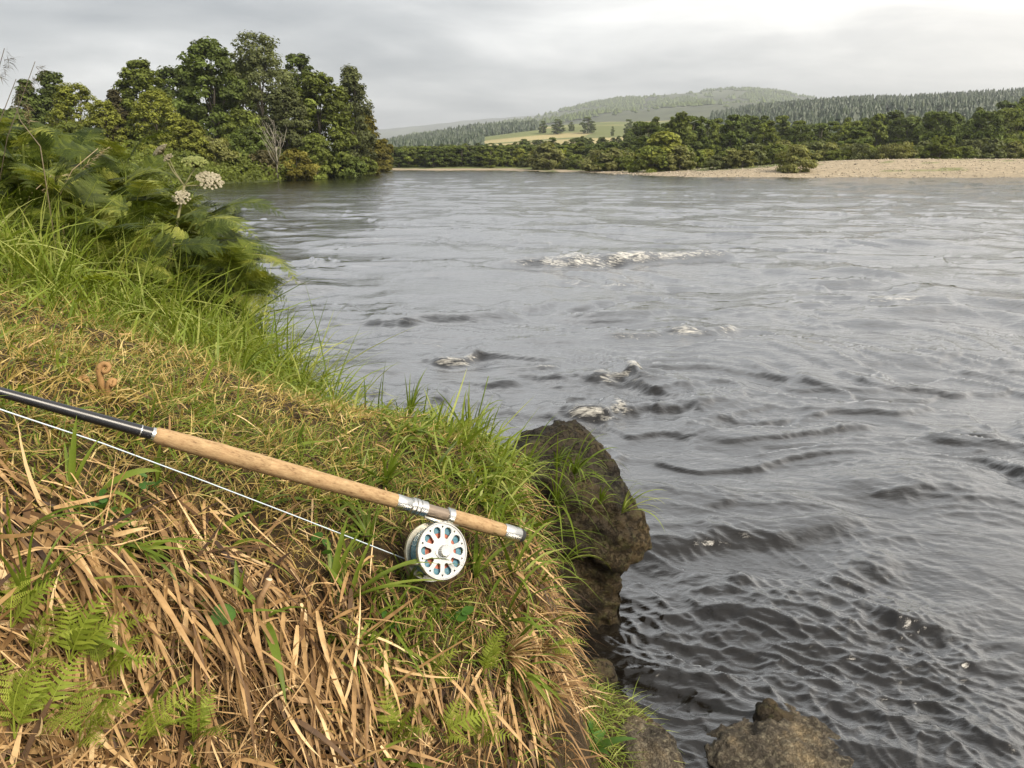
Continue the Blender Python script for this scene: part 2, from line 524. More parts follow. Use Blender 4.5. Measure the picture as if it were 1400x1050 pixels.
# ---------------------------------------------------------------- far land
TU = [-700, 300, 530, 600, 660, 720, 760, 800, 830, 900, 960, 1000, 1030, 1060, 1085, 1150, 1250, 1400, 2000]
TAB = {  # distance : ground line in the photograph's rows, for the columns above
    260: [219, 219, 219, 218, 217, 216, 216, 215, 215, 214, 213, 212, 211, 210, 209, 206, 204, 200, 196],
    420: [216, 216, 214, 212, 208, 205, 203, 202, 202, 199, 196, 193, 191, 189, 187, 182, 178, 172, 166],
    620: [214, 213, 210, 205, 197, 193, 190, 188, 187, 185, 180, 175, 172, 168, 165, 160, 156, 148, 142],
    820: [212, 211, 206, 198, 188, 180, 176, 173, 172, 172, 168, 161, 156, 152, 149, 145, 143, 134, 128],
    1100: [208, 206, 199, 187, 178, 175, 173, 170, 168, 167, 162, 156, 151, 147, 144, 141, 139, 130, 124],
    1500: [206, 204, 200, 191, 182, 178, 175, 173, 171, 170, 166, 160, 156, 154, 153, 152, 150, 142, 136],
    2300: [203, 202, 196, 190, 184, 174, 168, 160, 156, 150, 145, 143, 143, 146, 149, 152, 152, 148, 140],
    3600: [200, 198, 190, 183, 175, 166, 156, 147, 141, 134, 129, 127, 127, 130, 136, 144, 150, 152, 150],
    4600: [196, 194, 189, 182, 176, 168, 160, 152, 148, 142, 138, 137, 138, 142, 146, 152, 154, 154, 152],
    6800: [186, 182, 178, 171, 165, 161, 160, 160, 160, 160, 160, 160, 160, 160, 160, 160, 160, 160, 160],
    9500: [195, 192, 190, 188, 186, 184, 184, 184, 184, 184, 184, 184, 184, 184, 184, 184, 184, 184, 184],
}
TY = sorted(TAB)
TT = np.array([ray(u, 222)[0] / ray(u, 222)[1] for u in TU])


def _row(y):
    z = []
    for u, v in zip(TU, TAB[y]):
        r = ray(u, v); z.append(CAMZ + r[2] / r[1] * y)
    return np.array(z)


TZ = np.array([_row(y) for y in TY])


def far_h(x, y):
    x = np.asarray(x, float); y = np.asarray(y, float)
    yy = np.clip(y, TY[0], TY[-1])
    t = np.clip(x / np.maximum(y, 1), TT[0], TT[-1])
    ly = np.log(yy); L = np.log(np.array(TY))
    k = np.clip(np.searchsorted(L, ly) - 1, 0, len(TY) - 2)
    f = (ly - L[k]) / (L[k + 1] - L[k]); f = f * f * (3 - 2 * f)
    rows = np.stack([np.interp(t, TT, TZ[i]) for i in range(len(TY))])
    sh = x.shape
    rows = rows.reshape(len(TY), -1); kk = k.ravel()
    idx = np.arange(kk.size)
    z = rows[kk, idx] * (1 - f.ravel()) + rows[kk + 1, idx] * f.ravel()
    z = z.reshape(sh)
    return z + yy * 0.0016 * fbm(x / 160, y / 160, 4, 21) * smooth(250, 900, y)


def land_h(x, y, s=None):
    x = np.asarray(x, float); y = np.asarray(y, float)
    if s is None: s = -sdist(RIVER, x, y)
    right = ((x > 2) & (y > 25)) | (y > 160) | (x > 100)
    gr = (0.75 + 1.35 * smooth(14, 56, x)) * smooth(-1, 26, s) - 0.05 + 0.08 * fbm(x / 3, y / 3, 3, 4) * smooth(0, 4, s)
    lf = 1.5 * smooth(0, 5, s) + 0.012 * np.clip(s, 0, 60)
    near = np.where(right, gr, lf)
    b = smooth(150, 300, y)
    z = near * (1 - b) + far_h(x, y) * b
    z = np.where(s > 0, np.where(right, np.minimum(z, 0.14 * s + 0.02 * np.maximum(s - 10, 0) ** 1.2), z), -1.3 * smooth(0, 4, -s) - 0.03)
    return z


def build_land():
    ys = np.concatenate([np.linspace(-60, 8, 30), np.geomspace(9, 260, 230), np.geomspace(265, 11000, 190)])
    ts = np.concatenate([np.linspace(-4, -1.0, 26), np.linspace(-.98, 1.1, 300), np.linspace(1.14, 4, 24)])
    w = 0.5 * ((ys + 1) + np.sqrt((ys + 1) ** 2 + 400))
    X = w[:, None] * ts[None, :]
    Y = np.repeat(ys[:, None], len(ts), 1)
    s = -sdist(RIVER, X, Y)
    Z = land_h(X, Y, s)
    inp = (X > -6.6) & (X < 1.5) & (Y < 9.2) & (Y > -1.5)
    leftn = (X < 1.5) & (Y < 14) & (s > 0)
    Z = np.where(leftn, 1.45 * smooth(0, 1.6, s), Z)
    Z = np.where(inp, np.minimum(Z, -0.7), Z)
    # land cover colours
    n = fbm(X / 40, Y / 40, 4, 31)
    col = np.zeros(X.shape + (3,))
    grass = np.array((0.090, 0.105, 0.035)); gravel = np.array((0.27, 0.222, 0.155)); heath = np.array((0.060, 0.068, 0.036)); field = np.array((0.29, 0.245, 0.12)); green = np.array((0.13, 0.145, 0.055))
    col[:] = grass
    right = ((X > 1) & (Y > 25)) | (Y > 160)
    gm = (right & (s < 10 + 17 * smooth(14, 50, X) + 6 * n) & (Y < 185) & (s > -6))
    g2 = (right & (s < 5 + 3 * n) & (Y >= 150) & (Y < 200) & (X > -30))
    col[gm & (X > 8)] = gravel; col[g2] = gravel * 0.9
    damp = gm & (X > 8) & (s < 1.6 + 1.2 * n); col[damp] = gravel * .62
    weed = gm & (X > 8) & (s > 9) & (fbm(X / 7, Y / 5, 3, 37) > .30); col[weed] = (0.16, 0.16, 0.075)
    far = Y > 1400
    col[far] = heath * (1 + 0.5 * n[far][:, None])
    fm = (Y > 480) & (Y < 1080) & (X / Y > -0.06) & (X / Y < 0.20)
    band = fbm(X / 160, Y / 90, 2, 44)
    col[fm] = np.where((band[fm] > 0.02)[:, None], green, field)
    T_ = X / np.maximum(Y, 1)
    col[fm & (Y < 700)] = field; col[fm & (Y >= 700)] = green; col[fm & (band > .12)] = green * .9; col[fm & (Y >= 700) & (band < -.3)] = field
    ff = ((Y > 290) & (Y < 1250) & (T_ > .235)) | ((Y > 470) & (Y < 1220) & (T_ < -.02)) | ((Y > 225) & (Y < 480))
    col[ff & ~fm] = (0.035, 0.045, 0.022)
    hp = fbm(X / 300, Y / 420, 4, 35); col[far & (hp > .05)] *= .62; col[far & (hp < -.28)] *= 1.35
    col = col * (1 + 0.18 * n[..., None])
    me = mesh_np('terrain', np.stack([X, Y, Z], -1).reshape(-1, 3), grid_faces(len(ys), len(ts)), {'cover': col.reshape(-1, 3)}, True)
    m, t, b = new_mat('land')
    a = attr(t, 'cover'); tc = N(t, 'ShaderNodeTexCoord')
    n1 = N(t, 'ShaderNodeTexNoise'); n1.inputs['Scale'].default_value = 1.6; n1.inputs['Detail'].default_value = 8; n1.inputs['Roughness'].default_value = 0.7
    t.links.new(tc.outputs['Object'], n1.inputs['Vector'])
    k = ramp(t, n1.outputs[0], [(0.3, 0.55), (0.7, 1.4)])
    t.links.new(mixc(t, 1.0, a.outputs['Color'], k, 'MULTIPLY'), b.inputs['Base Color'])
    b.inputs['Roughness'].default_value = 0.95; b.inputs['Specular IOR Level'].default_value = 0.15
    tag(link('terrain', me, m), 'gravel shore, fields and hills beyond the river', kind='structure')


# ---------------------------------------------------------------- the river
CRESTS = [  # u0 v0 u1 v1 height width foam
    (700, 363, 860, 357, 0.170, .26, 0.75), (740, 360, 1000, 350, 0.150, .24, 0.80), (985, 352, 1050, 356, 0.070, .25, 0.25), (770, 384, 862, 390, 0.060, .2, 0.55),
    (500, 441, 610, 437, 0.095, .20, 0.35), (600, 438, 700, 430, 0.080, .24, 0.00), (590, 493, 650, 486, 0.090, .14, 0.75), (690, 510, 760, 506, 0.040, .10, 0.50),
    (812, 524, 866, 512, 0.125, .15, 0.85), (866, 515, 930, 545, 0.060, .14, 0.25), (780, 566, 852, 556, 0.095, .13, 0.85), (850, 560, 980, 553, 0.050, .10, 0.25), (825, 470, 900, 462, 0.040, .14, 0.50), (905, 462, 1010, 452, 0.050, .15, 0.60),
    (890, 768, 1040, 800, 0.034, .09, 0.00), (930, 806, 1150, 842, 0.022, .14, 0.00), (1140, 790, 1215, 762, 0.031, .10, 0.00), (1270, 598, 1400, 612, 0.037, .14, 0.00),
    (1200, 832, 1300, 868, 0.031, .08, 0.00), (1170, 440, 1235, 443, 0.031, .18, 0.00), (1090, 350, 1260, 353, 0.031, .3, 0.00), (1155, 655, 1270, 665, 0.031, .12, 0.00), (640, 555, 760, 560, 0.031, .16, 0.00),
    (1020, 500, 1120, 530, 0.025, .12, 0.00), (1180, 560, 1400, 600, 0.019, .1, 0.00), (450, 505, 560, 500, 0.031, .2, 0.00), (1300, 985, 1400, 1000, 0.025, .08, 0.00), (1050, 900, 1120, 935, 0.025, .08, 0.00),
]
PATCH = [(600, 436, .7, .9), (1040, 825, .32, 1.0), (1180, 770, .16, .9), (840, 525, .5, .9), (820, 565, .3, .8), (1270, 870, .25, .8), (900, 870, .3, .8), (1150, 950, .35, .9), (1270, 660, .5, .8), (850, 370, 2.2, .9),
         (1350, 1000, .3, .9), (560, 440, .9, .5), (930, 470, 1.2, .6), (1320, 600, .5, .6), (980, 560, .6, .6), (1330, 540, .5, .5)]


def ridge(a, b, seed, p, k=1.7):
    """narrow crests between wide smooth hollows"""
    return np.maximum(1 - np.abs(perlin(a, b, seed)) * k, 0) ** p


def river_h(x, y):
    r = np.hypot(x, y)
    wx = 0.60 * perlin(x * .42, y * .42, 1) + 0.20 * perlin(x * 1.2, y * 1.2, 2)
    wy = 0.60 * perlin(x * .42 + 31, y * .42, 3) + 0.20 * perlin(x * 1.2, y * 1.2 + 17, 4)
    def rot(deg, k=1.0):
        c, s_ = math.cos(math.radians(deg)), math.sin(math.radians(deg))
        return (x + k * wx) * c + (y + k * wy) * s_, -(x + k * wx) * s_ + (y + k * wy) * c
    a, b = rot(-34); a2, b2 = rot(-4); a3, b3 = rot(-46, .5); a4, b4 = rot(-18, .6)
    far = smooth(9, 40, y)
    h = 0.055 * perlin(a * .20, b * .42, 11) + 0.045 * perlin(a2 * .26 + 9, b2 * .60, 12)
    foam = np.zeros_like(x)
    # long curling seams where currents meet, with smooth boils between them; some carry strings of foam
    sw = 1.3 * perlin(x * .30 + 5, y * .30, 101) + .50 * perlin(x * .8, y * .8, 103) + .10 * fbm(x * 3, y * 3, 2, 105)
    sv_ = 1.3 * perlin(x * .30, y * .30 + 9, 102) + .50 * perlin(x * .8 + 7, y * .8, 104) + .10 * fbm(x * 3 + 9, y * 3, 2, 106)
    band = np.zeros_like(x)
    for (deg, fa, fb, amp, bw, sd) in ((-18, .30, .60, .032, .16, 111), (-38, .50, 1.0, .030, .17, 112), (-6, .26, .80, .034, .13, 113), (-30, .95, 2.1, .018, .16, 114), (-10, .80, 2.4, .017, .16, 116), (-52, 1.7, 3.8, .011, .18, 115), (-24, 1.9, 4.4, .009, .18, 117)):
        c, s_ = math.cos(math.radians(deg)), math.sin(math.radians(deg))
        aa, bb = (x + sw) * c + (y + sv_) * s_, -(x + sw) * s_ + (y + sv_) * c
        n_ = perlin(aa * fa, bb * fb, sd)
        on = (1 - .30 * np.exp(-np.maximum(r - 2.5, 0) / 1.5)) * smooth(-.15, .40, fbm(x * .5 + sd, y * .5, 2, sd + 20)) * (np.exp(-np.maximum(r - 6, 0) / (14 if sd in (114, 116) else 7)) if sd > 113 else 1)
        h = h + amp * (.75 * np.tanh(n_ * 19) + .55 * np.maximum(1 - np.abs(n_) * 7, 0) ** 1.5) * on * (1 - .55 * far)
        band = np.maximum(band, np.exp(-(n_ / bw) ** 2) * on)
        if sd in (111, 113):
            foam = np.maximum(foam, .60 * np.maximum(1 - np.abs(n_) * 9, 0) * smooth(.2, .6, fbm(x * .5 + 40, y * .5, 3, sd + 40)) * smooth(3.5, 6, y) * (1 - smooth(14, 22, y)))
    pm = .75 * band * smooth(-.5, .3, perlin(x * 1.6, y * 2.2, 57)) + .04
    for (u, v, rad, k) in PATCH:
        q = on_water(u, v)
        pm = pm + .6 * k * np.exp(-(((x - q[0]) / (rad * 1.5)) ** 2 + ((y - q[1]) / rad) ** 2))
    nearp = np.exp(-((x - .5) ** 2 / .8 + (y - 2.2) ** 2 / .5))
    pm = np.minimum(pm + .45 * nearp, 1.1)
    f2 = np.exp(-np.maximum(r - 8, 0) / 16); f3 = np.exp(-np.maximum(r - 3.5, 0) / 6); f4 = np.exp(-np.maximum(r - 2.8, 0) / 3.5)
    h = h + 0.012 * ridge(a2 * 1.2 + 7, b2 * 4.0, 29, 3.0) * (.12 + .88 * pm) * f2
    h = h + 0.0100 * ridge(a4 * 1.6, b4 * 5.2, 23, 2.8) * pm * f2
    h = h + 0.0095 * ridge(a3 * 4.5 + 2, b3 * 11.0, 24, 2.4) * pm ** 1.2 * f3
    h = h + 0.0058 * ridge(a4 * 10 + 2, b4 * 20, 25, 2.0) * pm ** 1.2 * f4
    h = h + 0.0056 * fbm(a3 * 12, b3 * 20, 3, 33, .6) * pm ** 1.2 * f4
    # far riffles
    h = h + 0.016 * far * fbm(a2 * .4, b2 * .9, 3, 26) + .020 * far * smooth(0.05, .5, fbm(x * .08, y * .16, 2, 27)) * ridge(x * .8, y * 1.6, 28, 2.0, 2.0)
    for k, (u0, v0, u1, v1, hh, ww, fo) in enumerate(CRESTS):
        p0, p1 = on_water(u0, v0), on_water(u1, v1)
        ex, ey = p1[0] - p0[0], p1[1] - p0[1]; L = math.hypot(ex, ey)
        ux, uy = ex / L, ey / L
        al = (x - p0[0]) * ux + (y - p0[1]) * uy
        pe = -(x - p0[0]) * uy + (y - p0[1]) * ux
        loc = (al > -.3 * L) & (al < 1.3 * L) & (np.abs(pe) < 5 * ww)
        if not loc.any(): continue
        al = al[loc]; xx = x[loc]; yy = y[loc]
        jit = 0.6 * ww * fbm(xx / ww * .5 + k, yy / ww * .5, 3, 40 + k)
        pe = pe[loc] + jit + ww * 0.5 * np.sin(al / L * 3.1)
        end = smooth(-.25 * L, .22 * L, al) * (1 - smooth(.78 * L, 1.25 * L, al)) * (0.75 + .5 * perlin(al / ww * .35, al * 0, 90 + k))
        prof = np.where(pe > 0, np.exp(-(pe / (ww * 1.3)) ** 2), np.exp(-(pe / (ww * .62)) ** 2))
        h[loc] += hh * .95 * prof * end - hh * .30 * np.exp(-((pe + ww * 1.6) / (ww * .9)) ** 2) * end
        if fo:
            fz = np.exp(-((pe + ww * .30) / (ww * .75)) ** 2) * end * min(1.2, fo * 1.2) * (.85 + .5 * fbm(xx / ww * .45, yy / ww * .45, 2, 200 + k))
            foam[loc] = np.maximum(foam[loc], fz)
            h[loc] += 0.14 * hh * fz * np.maximum(fbm(xx / ww * 2.6, yy / ww * 3.4, 3, 70 + k), -.2)
    # water piling up against and dipping behind the boulder
    q = on_water(800, 760)
    h = h + 0.03 * np.exp(-(((x - q[0] + .05) / .5) ** 2 + ((y - q[1] - .5) / .25) ** 2))
    return h, foam


def build_river():
    ang = np.concatenate([np.linspace(math.radians(46), math.radians(6), 520), np.linspace(math.radians(5.95), math.radians(0.42), 200)])
    ys = CAMZ / np.tan(ang)
    ys = np.concatenate([[-60, -30, -15, -8, -4, -2, -1, -.2, .5, 1.0, 1.3], ys[ys > 1.5], [240, 280, 330, 400]])
    ts = np.concatenate([np.linspace(-4, -.80, 14), np.linspace(-.72, -.45, 60)[:-1], np.linspace(-.45, .76, 680), np.linspace(.80, 4, 16)])
    w = 0.5 * ((ys + .6) + np.sqrt((ys + .6) ** 2 + 1.0))
    w = np.where(ys < 0, np.maximum(w, 30 * smooth(0, 8, -ys) + w), w)
    X = w[:, None] * ts[None, :]; Y = np.repeat(ys[:, None], len(ts), 1)
    h, foam = river_h(X, Y)
    h = h * smooth(500, 120, Y)
    me = mesh_np('river', np.stack([X, Y, h], -1).reshape(-1, 3), grid_faces(len(ys), len(ts)), {'foam': foam.ravel(), 'chop': (.75 - .05 * smooth(5, 12, Y) + .65 * smooth(14, 40, Y)).ravel()}, True)
    m, t, b = new_mat('river_water')
    tc = N(t, 'ShaderNodeTexCoord')
    b.inputs['Base Color'].default_value = (0.009, 0.0075, 0.006, 1)
    b.inputs['Specular IOR Level'].default_value = 0.0
    b.inputs['Roughness'].default_value = 0.9
    mp = N(t, 'ShaderNodeMapping'); mp.inputs['Rotation'].default_value = (0, 0, math.radians(36)); mp.inputs['Scale'].default_value = (1.0, 2.1, 1)
    t.links.new(tc.outputs['Object'], mp.inputs[0])
    n1 = N(t, 'ShaderNodeTexNoise'); n1.inputs['Scale'].default_value = 8.0; n1.inputs['Detail'].default_value = 6; n1.inputs['Roughness'].default_value = 0.62; n1.inputs['Distortion'].default_value = 0.6
    n2 = N(t, 'ShaderNodeTexNoise'); n2.inputs['Scale'].default_value = 1.3; n2.inputs['Detail'].default_value = 4; n2.inputs['Distortion'].default_value = 0.8
    t.links.new(mp.outputs[0], n1.inputs['Vector']); t.links.new(mp.outputs[0], n2.inputs['Vector'])
    hgt = math_node(t, 'ADD', math_node(t, 'MULTIPLY', n1.outputs[0], 0.011), math_node(t, 'MULTIPLY', n2.outputs[0], 0.026))
    bp = N(t, 'ShaderNodeBump'); bp.inputs['Strength'].default_value = 0.75; bp.inputs['Distance'].default_value = 1.0
    ca = attr(t, 'chop'); hgt = math_node(t, 'MULTIPLY', hgt, ca.outputs['Fac'])     # the pool upstream is smoother than the broken water
    t.links.new(hgt, bp.inputs['Height']); t.links.new(bp.outputs[0], b.inputs['Normal'])
    lw = N(t, 'ShaderNodeLayerWeight'); lw.inputs['Blend'].default_value = 0.5; t.links.new(bp.outputs[0], lw.inputs['Normal'])
    fr = ramp(t, lw.outputs['Facing'], [(0.0, 0.025), (0.26, 0.05), (0.42, 0.18), (0.60, 0.45), (0.76, 0.70), (0.92, 0.93)])
    gl = N(t, 'ShaderNodeBsdfGlossy'); gl.inputs['Roughness'].default_value = 0.07; t.links.new(bp.outputs[0], gl.inputs['Normal'])
    wm = N(t, 'ShaderNodeMixShader'); t.links.new(fr, wm.inputs[0]); t.links.new(b.outputs[0], wm.inputs[1]); t.links.new(gl.outputs[0], wm.inputs[2])
    # foam
    fa = attr(t, 'foam')
    n3 = N(t, 'ShaderNodeTexNoise'); n3.inputs['Scale'].default_value = 17; n3.inputs['Detail'].default_value = 7; n3.inputs['Roughness'].default_value = 0.72; n3.inputs['Distortion'].default_value = 0.8
    mp3 = N(t, 'ShaderNodeMapping'); mp3.inputs['Rotation'].default_value = (0, 0, .25); mp3.inputs['Scale'].default_value = (.45, 1.5, 1)
    t.links.new(tc.outputs['Object'], mp3.inputs[0]); t.links.new(mp3.outputs[0], n3.inputs['Vector'])
    k = math_node(t, 'ADD', math_node(t, 'MULTIPLY', fa.outputs['Fac'], 0.95), math_node(t, 'MULTIPLY', math_node(t, 'SUBTRACT', n3.outputs[0], 0.5), 2.4))
    k = ramp(t, k, [(0.42, 0.0), (0.92, 1.0)])
    k = math_node(t, 'MULTIPLY', k, ramp(t, fa.outputs['Fac'], [(0.06, 0), (0.3, 1)]))
    fb = N(t, 'ShaderNodeBsdfPrincipled'); fb.inputs['Base Color'].default_value = (0.72, 0.69, 0.62, 1); fb.inputs['Roughness'].default_value = 0.6
    b2 = N(t, 'ShaderNodeBump'); b2.inputs['Strength'].default_value = 0.8; b2.inputs['Distance'].default_value = 0.06
    t.links.new(n3.outputs[0], b2.inputs['Height']); t.links.new(b2.outputs[0], fb.inputs['Normal'])
    mx = N(t, 'ShaderNodeMixShader')
    t.links.new(math_node(t, 'MULTIPLY', k, 0.8), mx.inputs[0]); t.links.new(wm.outputs[0], mx.inputs[1]); t.links.new(fb.outputs[0], mx.inputs[2])
    t.links.new(mx.outputs[0], t.nodes['Material Output'].inputs[0])
    tag(link('river', me, m), 'fast dark river with broken ripples and foam', kind='structure')


build_bank(); build_land(); build_river()

# ---------------------------------------------------------------- trees
def leaf_quads(cent, nrm, size, rng, aspect=0.62):
    n = len(cent)
    nrm = nrm / np.maximum(np.linalg.norm(nrm, axis=1, keepdims=True), 1e-6)
    r = rng.normal(size=(n, 3))
    a = np.cross(nrm, r); a /= np.maximum(np.linalg.norm(a, axis=1, keepdims=True), 1e-6)
    b = np.cross(nrm, a)
    sa = (size * rng.uniform(.6, 1.35, n))[:, None]; sb = sa * aspect
    bend = nrm * sa * 0.18
    v = np.stack([cent - a * sa, cent + b * sb + bend, cent + a * sa, cent - b * sb + bend], 1)
    return v.reshape(-1, 3), np.arange(4 * n).reshape(n, 4)


def crown_points(rng, kind, n_cl):
    """cluster centres in a unit crown: radius about 1, z from 0 to 1"""
    pts = []
    tries = 0
    seed = int(rng.integers(1, 999))
    while len(pts) < n_cl and tries < 40000:
        tries += 1
        z = rng.uniform(0, 1); a = rng.uniform(0, 2 * np.pi)
        if kind == 'oak': R = (np.sin(np.pi * (0.22 + 0.74 * z ** 0.9)) ** .6)
        elif kind == 'poplar': R = np.sin(np.pi * (0.12 + 0.85 * z ** .8)) ** .8 * (0.85 if z < .6 else .8)
        elif kind == 'birch': R = np.sin(np.pi * (0.14 + 0.82 * z ** .62)) ** .9
        elif kind == 'dome': R = np.sqrt(max(0, 1 - (z * .98) ** 2)) * (0.8 + .2 * min(1, z * 4))
        else: R = np.sqrt(max(0, 1 - z ** 2.2)) * (0.85 + .15 * min(1, z * 3))
        R *= (0.92 + 0.15 * float(perlin(np.array(a * 1.1 + seed), np.array(z * 3.1), seed))) if kind == 'dome' else 0.88 + 0.34 * float(perlin(np.array(a * 1.1 + seed), np.array(z * 3.1), seed))
        rr = R * rng.uniform(.25, 1.0) ** (.3 if kind == 'dome' else .6)
        pts.append((rr * math.cos(a), rr * math.sin(a), z))
    return np.array(pts)


def make_tree_meshes(seed, kind, H, R, n_cl, per, leaf, trunk_frac=0.18, fuzz=0.22, bark=BARK, droop=0.0, tint_bias=0.0, up=0.5, flat=0.6):
    rng = np.random.default_rng(seed)
    c = crown_points(rng, kind, n_cl)
    zb = H * trunk_frac
    C = np.stack([c[:, 0] * R, c[:, 1] * R, zb + c[:, 2] * (H - zb) * 0.97], 1)
    cs = fuzz * R * rng.uniform(.5, 1.3, len(C))
    base_t = np.clip(rng.normal(.45 + tint_bias, .17, len(C)), 0, 1)
    idx = np.repeat(np.arange(len(C)), per)
    off = rng.normal(size=(len(idx), 3)); off /= np.linalg.norm(off, axis=1, keepdims=True)
    rad = rng.uniform(.25, 1.0, len(idx)) ** .6
    off = off * rad[:, None]
    off[:, 2] = off[:, 2] * flat - droop * np.abs(rng.normal(size=len(idx))) * 1.2
    pos = C[idx] + off * cs[idx][:, None]
    pos[:, 2] = np.maximum(pos[:, 2], H * 0.01)
    ctr = np.array((0, 0, zb + (H - zb) * .4))
    nrm = off + 0.35 * (pos - ctr) / R + np.array((0, 0, up)) + rng.normal(size=pos.shape) * .45
    v, f = leaf_quads(pos, nrm, np.full(len(pos), leaf), rng)
    tint = np.clip(base_t[idx] + rng.normal(0, .12, len(idx)), 0, 1)
    crown = mesh_np('crown', v, f, {'tint': np.repeat(tint, 4)})
    # trunk and limbs
    mb = MB()
    r0 = max(0.05, H * 0.017)
    lean = rng.normal(0, .03, 2) * H
    tp = [(lean[0] * t * t, lean[1] * t * t, -0.3 + (H * .86 + .3) * t) for t in np.linspace(0, 1, 7)]
    mb.tube(tp, [r0 * (1.25 - 1.15 * t) + 0.01 for t in np.linspace(0, 1, 7)], 7)
    for k in rng.choice(len(C), min(len(C), 16), replace=False):
        e = C[k]; z0 = max(zb * .5, min(e[2] * rng.uniform(.35, .7), H * .7)); t0 = (z0 + .3) / (H * .86 + .3)
        s = np.array((lean[0] * t0 * t0, lean[1] * t0 * t0, z0))
        mid = (s + e) / 2 + np.array((0, 0, .04 * H)) + rng.normal(0, .02 * H, 3)
        mb.tube([s, mid, e], [r0 * .42, r0 * .28, r0 * .08], 5)
    return mb.mesh('trunk'), crown


def place_tree(name, meshes, leafmat, loc, label, cat='tree', group=None, rz=0.0, sc=1.0, bark=BARK):
    o = empty(name, loc, rz)
    o.scale = (sc, sc, sc) if isinstance(sc, (int, float)) else sc
    link('trunk', meshes[0], bark, o); link('crown', meshes[1], leafmat, o)
    tag(o, label, cat, group)
    return o


def ground_at(u, y):
    """world x and ground height below column u at distance y"""
    x = ray(u, 230)[0] / ray(u, 230)[1] * y
    return x, float(land_h(np.array([x]), np.array([float(y)]))[0])


